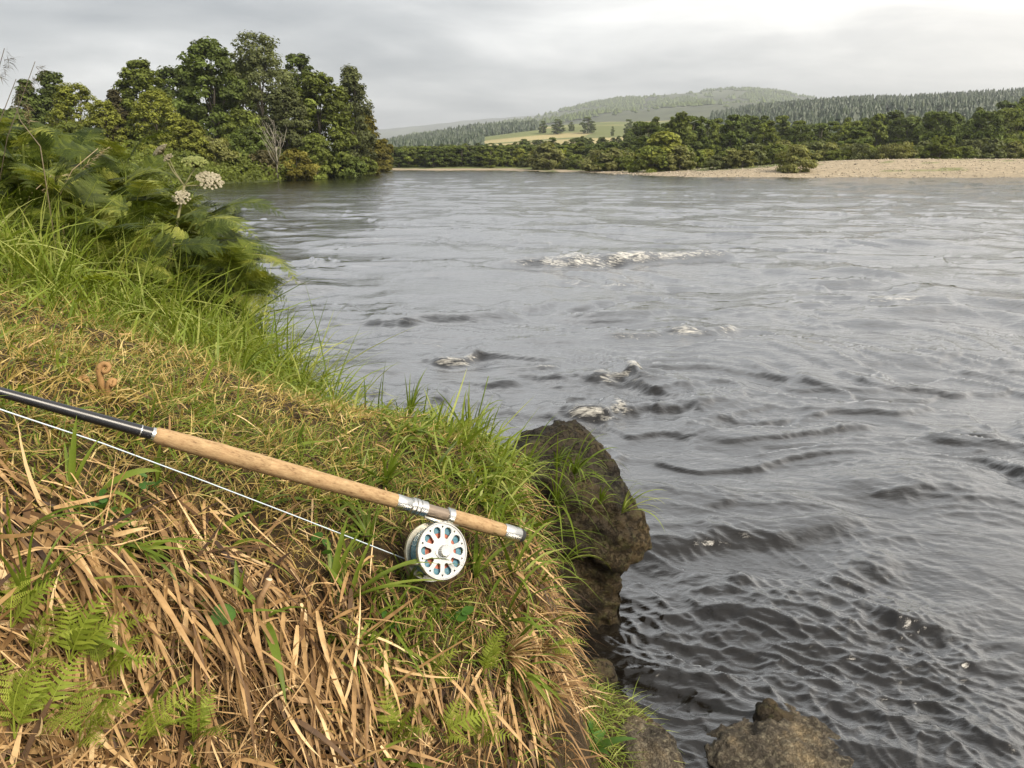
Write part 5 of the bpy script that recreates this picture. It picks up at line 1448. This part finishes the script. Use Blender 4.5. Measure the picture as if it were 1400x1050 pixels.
    o = empty('cut_stem', (q[0], q[1], z)); tag(o, 'cut pale brown stalk stub sticking out of the dead thatch', 'stem')
    mb = MB(); mb.tube([(0, 0, -.02), (.008, .0, .03), (.02, .01, .055)], [.006, .0055, .0055], 8); link('stalk', mb.mesh('stalk'), plain_mat('stalk', (.22, .13, .06), .7, noise=.4, scale=120), o)
    mb = MB(); mb.tube([(.02, .01, .0551), (.0203, .0102, .0565)], [.005, .0048], 8); link('cut_face', mb.mesh('cut_face'), plain_mat('cut_face', (.62, .5, .33), .7), o)


build_ferns()


def build_small_plants():
    rng = np.random.default_rng(59)
    LEAFM = leaf_mat('herb_leaf', [(0, (.03, .08, .012)), (.5, (.06, .14, .022)), (1, (.14, .24, .05))], noise=60, rough=.4)
    def round_leaf(r, heart=False):
        mb = MB(); k = 12; v = [(0, 0, 0)]
        for i in range(k):
            a = 2 * math.pi * i / k; q = r * (1 - .25 * math.cos(a) if heart else 1)
            q *= (0.72 if heart and i == 0 else 1)
            v.append((r * .9 + -q * math.cos(a), q * .85 * math.sin(a), .12 * r * math.sin(a) ** 2))
        v[0] = (r * .9, 0, -.08 * r)
        mb.add(v, [(0, 1 + i, 1 + (i + 1) % k) for i in range(k)], rng.uniform(.3, .7))
        return mb.mesh('leaf')
    def plant(name, u, v, d, n, r, label, heart=False, H=.02):
        q = P(u, v, d); z = float(bank_h(np.array([q[0]]), np.array([q[1]]))[0]) + .012
        o = empty(name, (q[0], q[1], z)); tag(o, label, 'plant')
        for i in range(n):
            a = 6.28 * i / n + rng.normal(0, .3); s = rng.uniform(.7, 1.1)
            e = (rng.normal(0, .012), rng.normal(0, .012), H * rng.uniform(.6, 1.4))
            lf = link('leaf', round_leaf(r * s, heart), LEAFM, o, e, Euler((rng.normal(0, .3) + .35, -rng.uniform(-.2, .5), a)))
            mb = MB(); mb.tube([(0, 0, -e[2]), (0.001, 0, 0)], [.0008, .0007], 4); link('stalk', mb.mesh('stalk'), LEAFM, lf)
    plant('clover_plant', 186, 655, 1.13, 6, .009, 'small clover with round green leaves just below the line')
    plant('clover_plant', 140, 745, 1.05, 6, .009, 'small clover with dark leaves on the thatch at the left')
    plant('clover_plant', 178, 765, 1.08, 3, .008, 'tiny clover sprig right of the dark leaved clover')
    plant('herb_plant', 288, 930, 1.10, 4, .017, 'herb with heart shaped green leaves low in the thatch', True, .03)
    plant('herb_plant', 535, 895, 1.3, 5, .009, 'tiny pale leaved herb in the lower thatch', False, .02)
    plant('herb_plant', 450, 770, 1.3, 3, .012, 'small round leaf herb between the line and the thatch')
    plant('herb_plant', 620, 905, 1.38, 5, .012, 'small leafy herb low on the bank near the edge')
    # broad leaves at the foot, by the stones
    q = P(800, 1035, 2.0)
    o = empty('dock_plant', (q[0], q[1], max(q[2], .03))); tag(o, 'broad leaved green plant at the bottom edge beside the rounded stone', 'plant')
    for i in range(6):
        link('leaf', leaf_blade_mesh('leaf', rng.uniform(.10, .16), rng.uniform(.03, .05), rng.uniform(.4, 1.0), rng, rng.uniform(.3, .7), rng.uniform(-1.5, 3), rng.uniform(.5, 1.2)), LEAFM, o)
    # umbellifer at the end of the bracken
    STEM = plain_mat('umbel_stem', (.15, .135, .06), .6, noise=.4, scale=40)
    FLW = leaf_mat('umbel_flower', [(0, (.20, .17, .11)), (.5, (.37, .33, .23)), (1, (.52, .47, .36))], trans=.2, noise=60)
    SEED = leaf_mat('umbel_seed', [(0, (.12, .15, .04)), (.5, (.22, .25, .07)), (1, (.36, .36, .13))], trans=.15, noise=60)
    D = 3.1
    root = P(238, 330, D); node = P(252, 254, D)
    zg = float(bank_h(np.array([root[0] - .1]), np.array([root[1]]))[0])
    o = empty('umbel_plant', (root[0] - .1, root[1], zg)); tag(o, 'hogweed with white flower heads leaning out at the end of the bracken', 'flower plant')
    O = np.array((root[0] - .1, root[1], zg))
    mb = MB(); mb.tube([np.zeros(3) - (0, 0, .03), (root - O) * .6 + np.array((0, 0, -.05)), node - O], [.008, .007, .005], 6); link('stem', mb.mesh('stem'), STEM, o)
    heads = [(216, 203, .050, (-.5, -.4, .75), FLW, 24), (287, 243, .075, (.35, -.55, .75), FLW, 34), (266, 217, .072, (.15, -.35, .9), SEED, 34), (247, 268, .05, (.1, -.75, .6), FLW, 24), (228, 214, .03, (-.3, -.6, .7), FLW, 12)]
    for (u, v, R, nd, mt, nray) in heads:
        R = R * .68
        nray = int(nray * 2.2)
        c = P(u, v, D + rng.uniform(-.04, .04)) - O; nd = np.array(nd); nd /= np.linalg.norm(nd)
        s0 = node - O
        hub = c - nd * R * .75
        st = MB(); st.tube([s0, (s0 + hub) / 2 + rng.normal(0, .006, 3), hub], [.0026, .0022, .002], 5)
        head = link('flower_stalk', st.mesh('flower_stalk'), STEM, o)
        rays = MB(); fv = []; ff = []; ft = []; nb = 0
        a_ = np.cross(nd, (0, 0, 1)); a_ /= np.linalg.norm(a_); b_ = np.cross(nd, a_)
        for i in range(nray):
            rr = R * math.sqrt((i + rng.uniform(0, 1)) / nray); th = i * 2.39996 + rng.normal(0, .18)
            e = c + (a_ * math.cos(th) + b_ * math.sin(th)) * rr - nd * rr * rr / R * .30
            rays.tube([hub, e], [.0011, .0008], 3)
            m = 46
            off = rng.normal(size=(m, 3)); off /= np.linalg.norm(off, axis=1, keepdims=True); off *= (R * rng.uniform(.07, .13) * rng.uniform(.3, 1, m) ** .5)[:, None]
            off -= nd * (np.minimum((off * nd).sum(1), 0) * .8)[:, None]
            V, Fq = leaf_quads(e + off, off + nd * R * .2, np.full(m, .0024), rng, .8)
            fv.append(V); ff.append(Fq + nb); nb += len(V); ft.append(np.repeat(np.clip(rng.normal(.55, .2, m), 0, 1), 4))
        link('ray_stalks', rays.mesh('ray_stalks'), STEM, head)
        link('florets', mesh_np('florets', np.vstack(fv), np.vstack(ff), {'tint': np.concatenate(ft)}), mt, head)
    # flowering grass stems in and above the bracken
    SEEDG = leaf_mat('grass_seed', [(0, (.05, .04, .025)), (.5, (.15, .12, .07)), (1, (.42, .33, .20))], trans=.2, noise=60)
    for (u0, v0, u1, v1, d, pale, label) in ((80, 270, 134, 203, 2.8, .95, 'pale plumed grass head on a thin stem before the bracken'), (-25, 260, 6, 66, 2.4, .1, 'tallest dark drooping grass plume at the left edge against the sky'), (-14, 260, 22, 108, 2.45, .15, 'dark drooping grass plume at the left edge above the bracken'), (-10, 300, 48, 84, 2.6, .2, 'thin grass head standing free against the sky beside the plumes'),
                                         (30, 300, 70, 240, 2.7, .9, 'short pale grass stem in front of the bracken'), (55, 200, 20, 140, 2.5, .5, 'bent thin grass stem above the bracken')):
        a, b = P(u0, v0, d), P(u1, v1, d)
        z = float(bank_h(np.array([a[0]]), np.array([a[1]]))[0]); A = np.array((a[0], a[1], z))
        o = empty('flowering_grass', A); tag(o, label, 'grass stem')
        st = MB(); mid = (a - A) * 1.0 + np.array((0, 0, .0)); st.tube([np.array((0, 0, -.02)), mid, ((a + b) / 2 - A) + np.array((-.02, 0, .01)), b - A], [.0022, .002, .0016, .001], 5, pale)
        link('stem', st.mesh('stem'), SEEDG, o)
        n = 60; t = rng.uniform(.0, 1, n)
        dirv = (b - a) / np.linalg.norm(b - a); dn = np.array((.6, 0, -.6)) if pale < .5 else np.array((.9, 0, .05))
        base = (b - A) - dirv * .09 * (1 - t)[:, None] + dn * (.05 * t)[:, None] * rng.uniform(.2, 1, (n, 1))
        V, Fc, T = blades(base, dirv * .6 + dn * .8 + rng.normal(size=(n, 3)) * .35, rng.uniform(.012, .035, n), np.full(n, .0028), rng.uniform(.1, .5, n), rng, 2, np.clip(rng.normal(pale, .12, n), 0, 1))
        link('seed_head', mesh_np('seed_head', V, Fc, {'tint': T}), SEEDG, o)


build_small_plants()

# ---------------------------------------------------------------- fishing rod, reel, line
def cork_mat():
    m, t, b = new_mat('cork')
    tc = N(t, 'ShaderNodeTexCoord')
    mp = N(t, 'ShaderNodeMapping'); mp.inputs['Scale'].default_value = (60, 190, 190)
    t.links.new(tc.outputs['Object'], mp.inputs[0])
    n1 = N(t, 'ShaderNodeTexNoise'); n1.inputs['Scale'].default_value = 1.0; n1.inputs['Detail'].default_value = 6; n1.inputs['Roughness'].default_value = .7
    t.links.new(mp.outputs[0], n1.inputs['Vector'])
    n2 = N(t, 'ShaderNodeTexNoise'); n2.inputs['Scale'].default_value = 150; n2.inputs['Detail'].default_value = 3
    t.links.new(tc.outputs['Object'], n2.inputs['Vector'])
    # the grip is made of rings, each with its own shade
    sx = N(t, 'ShaderNodeSeparateXYZ'); t.links.new(tc.outputs['Object'], sx.inputs[0])
    ring = N(t, 'ShaderNodeTexWhiteNoise', noise_dimensions='1D'); t.links.new(math_node(t, 'FLOOR', math_node(t, 'MULTIPLY', sx.outputs[0], 78)), ring.inputs['W'])
    c = ramp(t, n1.outputs[0], [(.30, (.08, .045, .02)), (.42, (.26, .17, .085)), (.60, (.37, .255, .135)), (.8, (.47, .345, .20))])
    c = mixc(t, ramp(t, n2.outputs[0], [(.60, 0.0), (.72, .55)]), c, (.17, .09, .04))
    c = mixc(t, math_node(t, 'MULTIPLY', ring.outputs[0], .28), c, (.38, .22, .11))
    t.links.new(c, b.inputs['Base Color']); b.inputs['Roughness'].default_value = .75; b.inputs['Specular IOR Level'].default_value = .25
    bp = N(t, 'ShaderNodeBump'); bp.inputs['Strength'].default_value = .35; bp.inputs['Distance'].default_value = .002
    t.links.new(n1.outputs[0], bp.inputs['Height']); t.links.new(bp.outputs[0], b.inputs['Normal'])
    return m


def curve_plate(name, outer_r, holes, half, bevel=.0005):
    cu = bpy.data.curves.new(name, 'CURVE'); cu.dimensions = '2D'; cu.fill_mode = 'BOTH'; cu.extrude = half; cu.bevel_depth = bevel; cu.bevel_resolution = 1
    def spl(pts):
        s = cu.splines.new('POLY'); s.points.add(len(pts) - 1)
        for q, (x, y) in zip(s.points, pts): q.co = (x, y, 0, 1)
        s.use_cyclic_u = True
    spl([(outer_r * math.cos(a), outer_r * math.sin(a)) for a in np.linspace(0, 2 * np.pi, 96, endpoint=False)])
    for h in holes: spl(h)
    o = bpy.data.objects.new('tmp', cu); COL.objects.link(o)
    bpy.context.view_layer.update()
    me = bpy.data.meshes.new_from_object(o.evaluated_get(bpy.context.evaluated_depsgraph_get()))
    bpy.data.objects.remove(o); me.name = name
    return me


def build_rod():
    A, B = Vector(ROD_A), Vector(ROD_B)
    ax = (A - B).normalized()
    px = (A - B).length / (712.0)            # metres of rod for each picture column
    view = (Vector((0, 0, CAMZ)) - (B + ax * .15)).normalized()
    down = Vector((0, 0, -1)); down = (down - ax * down.dot(ax)).normalized()
    n0 = Vector((.43, -.86 * cp + .26 * sp, .86 * sp + .26 * cp)); n0 = (n0 - ax * n0.dot(ax)).normalized()   # reel axis, facing the viewer
    dn = ax.cross(n0); dn = -dn if dn.z > 0 else dn
    M = Matrix((ax, n0, ax.cross(n0))).transposed().to_4x4(); M.translation = B
    rod = empty('fishing_rod'); rod.matrix_world = M
    tag(rod, 'black fly rod with long cork grip and reel, lying on the grassy bank', 'fishing rod')
    dA, dB, LEN = 1.03, 1.46, (A - B).length
    def L(u):                                # distance along the rod of the piece seen in picture column u
        q = (712 - u) / 712.0
        return LEN * q * dB / (dA + q * (dB - dA))
    CORK = cork_mat()
    BLACK = plain_mat('rod_blank', (.010, .010, .013), .32, noise=.2, scale=30, coat=.15)
    SILVER = plain_mat('satin_metal', (.62, .61, .58), .28, 1.0, noise=.12, scale=80)
    SEAT = plain_mat('reel_seat', (.22, .17, .13), .35, .4, noise=.3, scale=60)
    RUB = plain_mat('rubber', (.015, .015, .015), .6)
    def part(name, prof, mat, parent=rod, sides=36):
        mb = MB(); mb.lathe_x(prof, sides); return link(name, mb.mesh(name, True, 40), mat, parent)
    bc = part('butt_cap', [(.004, .0128), (.007, .0138), (L(690), .0138), (L(688), .0128)], SILVER)
    part('butt_rubber', [(-.006, .006), (-.005, .0105), (-.001, .0126), (.0042, .0130)], RUB, bc)
    part('rear_grip', [(L(688), .0118), (L(684), .0128), (L(660), .0134), (L(630), .0130), (L(617), .0128), (L(616), .0118)], CORK)
    part('reel_seat', [(L(618), .0105), (L(560), .0105)], SEAT)
    part('lower_hood', [(L(618.5), .0118), (L(618), .0140), (L(611), .0140), (L(610), .0118)], SILVER)
    rg = part('locking_ring', [(L(582), .0115), (L(581.5), .0135), (L(573), .0138), (L(572.5), .0118), (L(571), .0118), (L(570.5), .0142), (L(567), .0142), (L(566.5), .0120), (L(565.5), .0120), (L(565), .0142), (L(561.5), .0142), (L(561), .0115)], SILVER)
    part('upper_collar', [(L(561.2), .0112), (L(560), .0120), (L(542), .0128), (L(541), .0122)], SILVER)
    g = [(L(541.2), .0120)] + [(L(u), r) for u, r in ((540, .0122), (510, .0125), (460, .0131), (400, .0137), (350, .0139), (300, .0136), (250, .0129), (222, .0121), (214, .0115), (211, .0102))]
    part('fore_grip', g, CORK)
    part('winding_check', [(L(211.3), .0094), (L(211), .0100), (L(207), .0098), (L(206.5), .0086)], SILVER)
    bl = part('rod_blank', [(L(207), .0087), (L(0), .0066), (L(-250), .0060), (L(-500), .0052)], BLACK)
    part('silver_band', [(L(193.2), .0080), (L(193), .00885), (L(191.6), .00885), (L(191.4), .0080)], SILVER, bl)
    # ---- reel: local y is its axis (towards the viewer), local -z or +z hangs below the rod
    zs = 1.0 if (M.to_3x3() @ Vector((0, 0, 1))).z < 0 else -1.0
    RR = .0485; W = .040
    reel = empty('reel'); reel.parent = rod
    reel.location = (L(604), .004, zs * (.0135 + .004 + RR)); 
    toY = Matrix.Rotation(math.radians(-90), 4, 'X')        # curve plates are built in xy with +z as axis -> y
    METAL = plain_mat('reel_metal', (.52, .51, .49), .3, .8, noise=.10, scale=60)
    FRAME = plain_mat('frame_metal', (.66, .62, .52), .3, .9, noise=.12, scale=60)
    def slot(a, r0, r1, w0, w1, k=6):
        pts = []
        c, s = math.cos(a), math.sin(a)
        def ring(r, w, a0, a1):
            return [(r + w * math.cos(t), w * math.sin(t)) for t in np.linspace(a0, a1, k)]
        loc = ring(r1 - w1, w1, -math.pi / 2, math.pi / 2) + ring(r0 + w0, w0, math.pi / 2, 1.5 * math.pi)
        return [(x * c - y * s, x * s + y * c) for x, y in loc]
    holes = [slot(2 * math.pi * i / 10 + .2, RR * .43, RR * .86, .0042, .0074) for i in range(10)] + [[(RR * .83 * math.cos(q) + .0021 * math.cos(w), RR * .83 * math.sin(q) + .0021 * math.sin(w)) for w in np.linspace(0, 2 * np.pi, 12, endpoint=False)] for q in [2 * math.pi * (i + .5) / 10 + .2 for i in range(10)]]
    face = link('spool_face', curve_plate('spool_face', RR * .965, holes, .0011), METAL, reel); face.matrix_local = Matrix.Translation((0, W / 2, 0)) @ toY
    # raised rim and hub
    def lathe_y(name, prof, mat, parent, sides=64, cap=False):
        mb = MB(); mb.lathe_x(prof, sides, cap); me = mb.mesh(name, True, 35)
        me.transform(Matrix.Rotation(math.radians(90), 4, 'Z')); return link(name, me, mat, parent)
    lathe_y('spool_rim', [(W / 2 - .003, RR * .93), (W / 2 + .0022, RR * .93), (W / 2 + .0030, RR * .945), (W / 2 + .0030, RR * .975), (W / 2 + .0022, RR * .99), (W / 2 - .004, RR * .99), (W / 2 - .004, RR * .93), (W / 2 - .003, RR * .93)], METAL, reel)
    lathe_y('hub', [(W / 2 + .0008, .0145), (W / 2 + .003, .0140), (W / 2 + .0036, .0112)], METAL, reel, cap=True)
    kn = [(W / 2 + .003, .0100), (W / 2 + .0115, .0098), (W / 2 + .013, .0088)]
    mb = MB(); sides = 60
    v = []; f = []
    for x, r in kn:
        for k in range(sides):
            rr = r * (1 + (.045 if k % 4 < 2 else -.03)); v.append((x, rr * math.cos(2 * math.pi * k / sides), rr * math.sin(2 * math.pi * k / sides)))
    for i in range(len(kn) - 1):
        for k in range(sides):
            a, b = i * sides + k, i * sides + (k + 1) % sides; f.append((a, a + sides, b + sides, b))
    f.append(tuple(range(2 * sides, 3 * sides))[::-1]); mb.add(v, f)
    me = mb.mesh('drag_knob', False); me.transform(Matrix.Rotation(math.radians(90), 4, 'Z')); link('drag_knob', me, METAL, reel)
    # wound line: teal backing with a red inner layer seen through the windows
    lathe_y('line_spool', [(-W / 2 + .004, .012), (-W / 2 + .004, RR * .84), (W / 2 - .005, RR * .84), (W / 2 - .005, RR * .62), (W / 2 - .0052, RR * .62)], plain_mat('blue_line', (.06, .16, .21), .5, noise=.35, scale=220, bump=.4), reel)
    lathe_y('line_backing', [(W / 2 - .0060, .010), (W / 2 - .0060, RR * .62)], plain_mat('red_backing', (.34, .09, .05), .5, noise=.4, scale=160), reel)
    # frame: back plate, ring and pillars
    bh = [slot(2 * math.pi * i / 10, RR * .4, RR * .85, .004, .007) for i in range(10)]
    bp_ = link('back_plate', curve_plate('back_plate', RR * 1.02, bh, .0013), FRAME, reel); bp_.matrix_local = Matrix.Translation((0, -W / 2, 0)) @ toY
    lathe_y('frame_rim', [(-W / 2 - .002, RR * .97), (-W / 2 - .002, RR * 1.03), (-W / 2 + .004, RR * 1.03), (-W / 2 + .004, RR * .97), (-W / 2 - .002, RR * .97)], FRAME, reel)
    for a in (math.pi / 2 * zs * -1, math.pi / 2 * zs * -1 + 2.2, math.pi / 2 * zs * -1 - 2.2):
        mb = MB(); c, s = math.cos(a) * RR * 1.005, math.sin(a) * RR * 1.005
        mb.tube([(c, -W / 2 + .001, s), (c, W / 2 - .004, s)], .0032, 8); link('pillar', mb.mesh('pillar'), FRAME, reel)
    mb = MB(); z1 = -zs * (RR - .004)
    mb.tube([(-.034, 0, z1 - zs * .0075), (-.012, 0, z1 - zs * .006), (.012, 0, z1 - zs * .006), (.034, 0, z1 - zs * .0075)], [.0022, .0042, .0042, .0022], 8)
    mb.tube([(0, 0, z1 - zs * .006), (0, 0, z1 + zs * .003)], [.007, .008], 8); link('reel_foot', mb.mesh('reel_foot'), FRAME, reel)
    # ---- line
    pts = []
    bpy.context.view_layer.update()
    for (u, v, d) in ((-140, 512, .93), (25, 568, 1.0), (140, 606, 1.07), (280, 658, 1.17), (400, 704, 1.25), (500, 743, 1.33), (556, 765, 1.39)):
        pts.append(Vector(P(u, v, d)))
    cu = []
    for i in range(len(pts) - 1):
        for k in range(6): cu.append(pts[i].lerp(pts[i + 1], k / 6))
    cu.append(pts[-1])
    mb = MB(); mb.tube(cu, .0010, 6)
    tag(link('fishing_line', mb.mesh('fishing_line'), plain_mat('line', (.50, .57, .64), .4)), 'pale blue white fly line running from the reel along the rod', 'fishing line')


build_rod()


def build_haze():
    mb = MB()
    x0, x1, y0, y1, z0, z1 = -60000, 60000, -400, 11600, -8, 345
    x0, x1 = -48000, 48000
    v = [(x0, y0, z0), (x1, y0, z0), (x1, y1, z0), (x0, y1, z0), (x0, y0, z1), (x1, y0, z1), (x1, y1, z1), (x0, y1, z1)]
    mb.add(v, [(0, 3, 2, 1), (4, 5, 6, 7), (0, 1, 5, 4), (1, 2, 6, 5), (2, 3, 7, 6), (3, 0, 4, 7)])
    m = bpy.data.materials.new('haze'); m.use_nodes = True; t = m.node_tree; t.nodes.clear()
    out = N(t, 'ShaderNodeOutputMaterial'); pv = N(t, 'ShaderNodeVolumePrincipled')
    pv.inputs['Color'].default_value = (.86, .90, .95, 1); pv.inputs['Density'].default_value = 0.00017; pv.inputs['Anisotropy'].default_value = 0.25
    t.links.new(pv.outputs[0], out.inputs['Volume'])
    tag(link('haze', mb.mesh('haze', False), m), 'thin damp haze over the valley', kind='stuff')


build_haze()
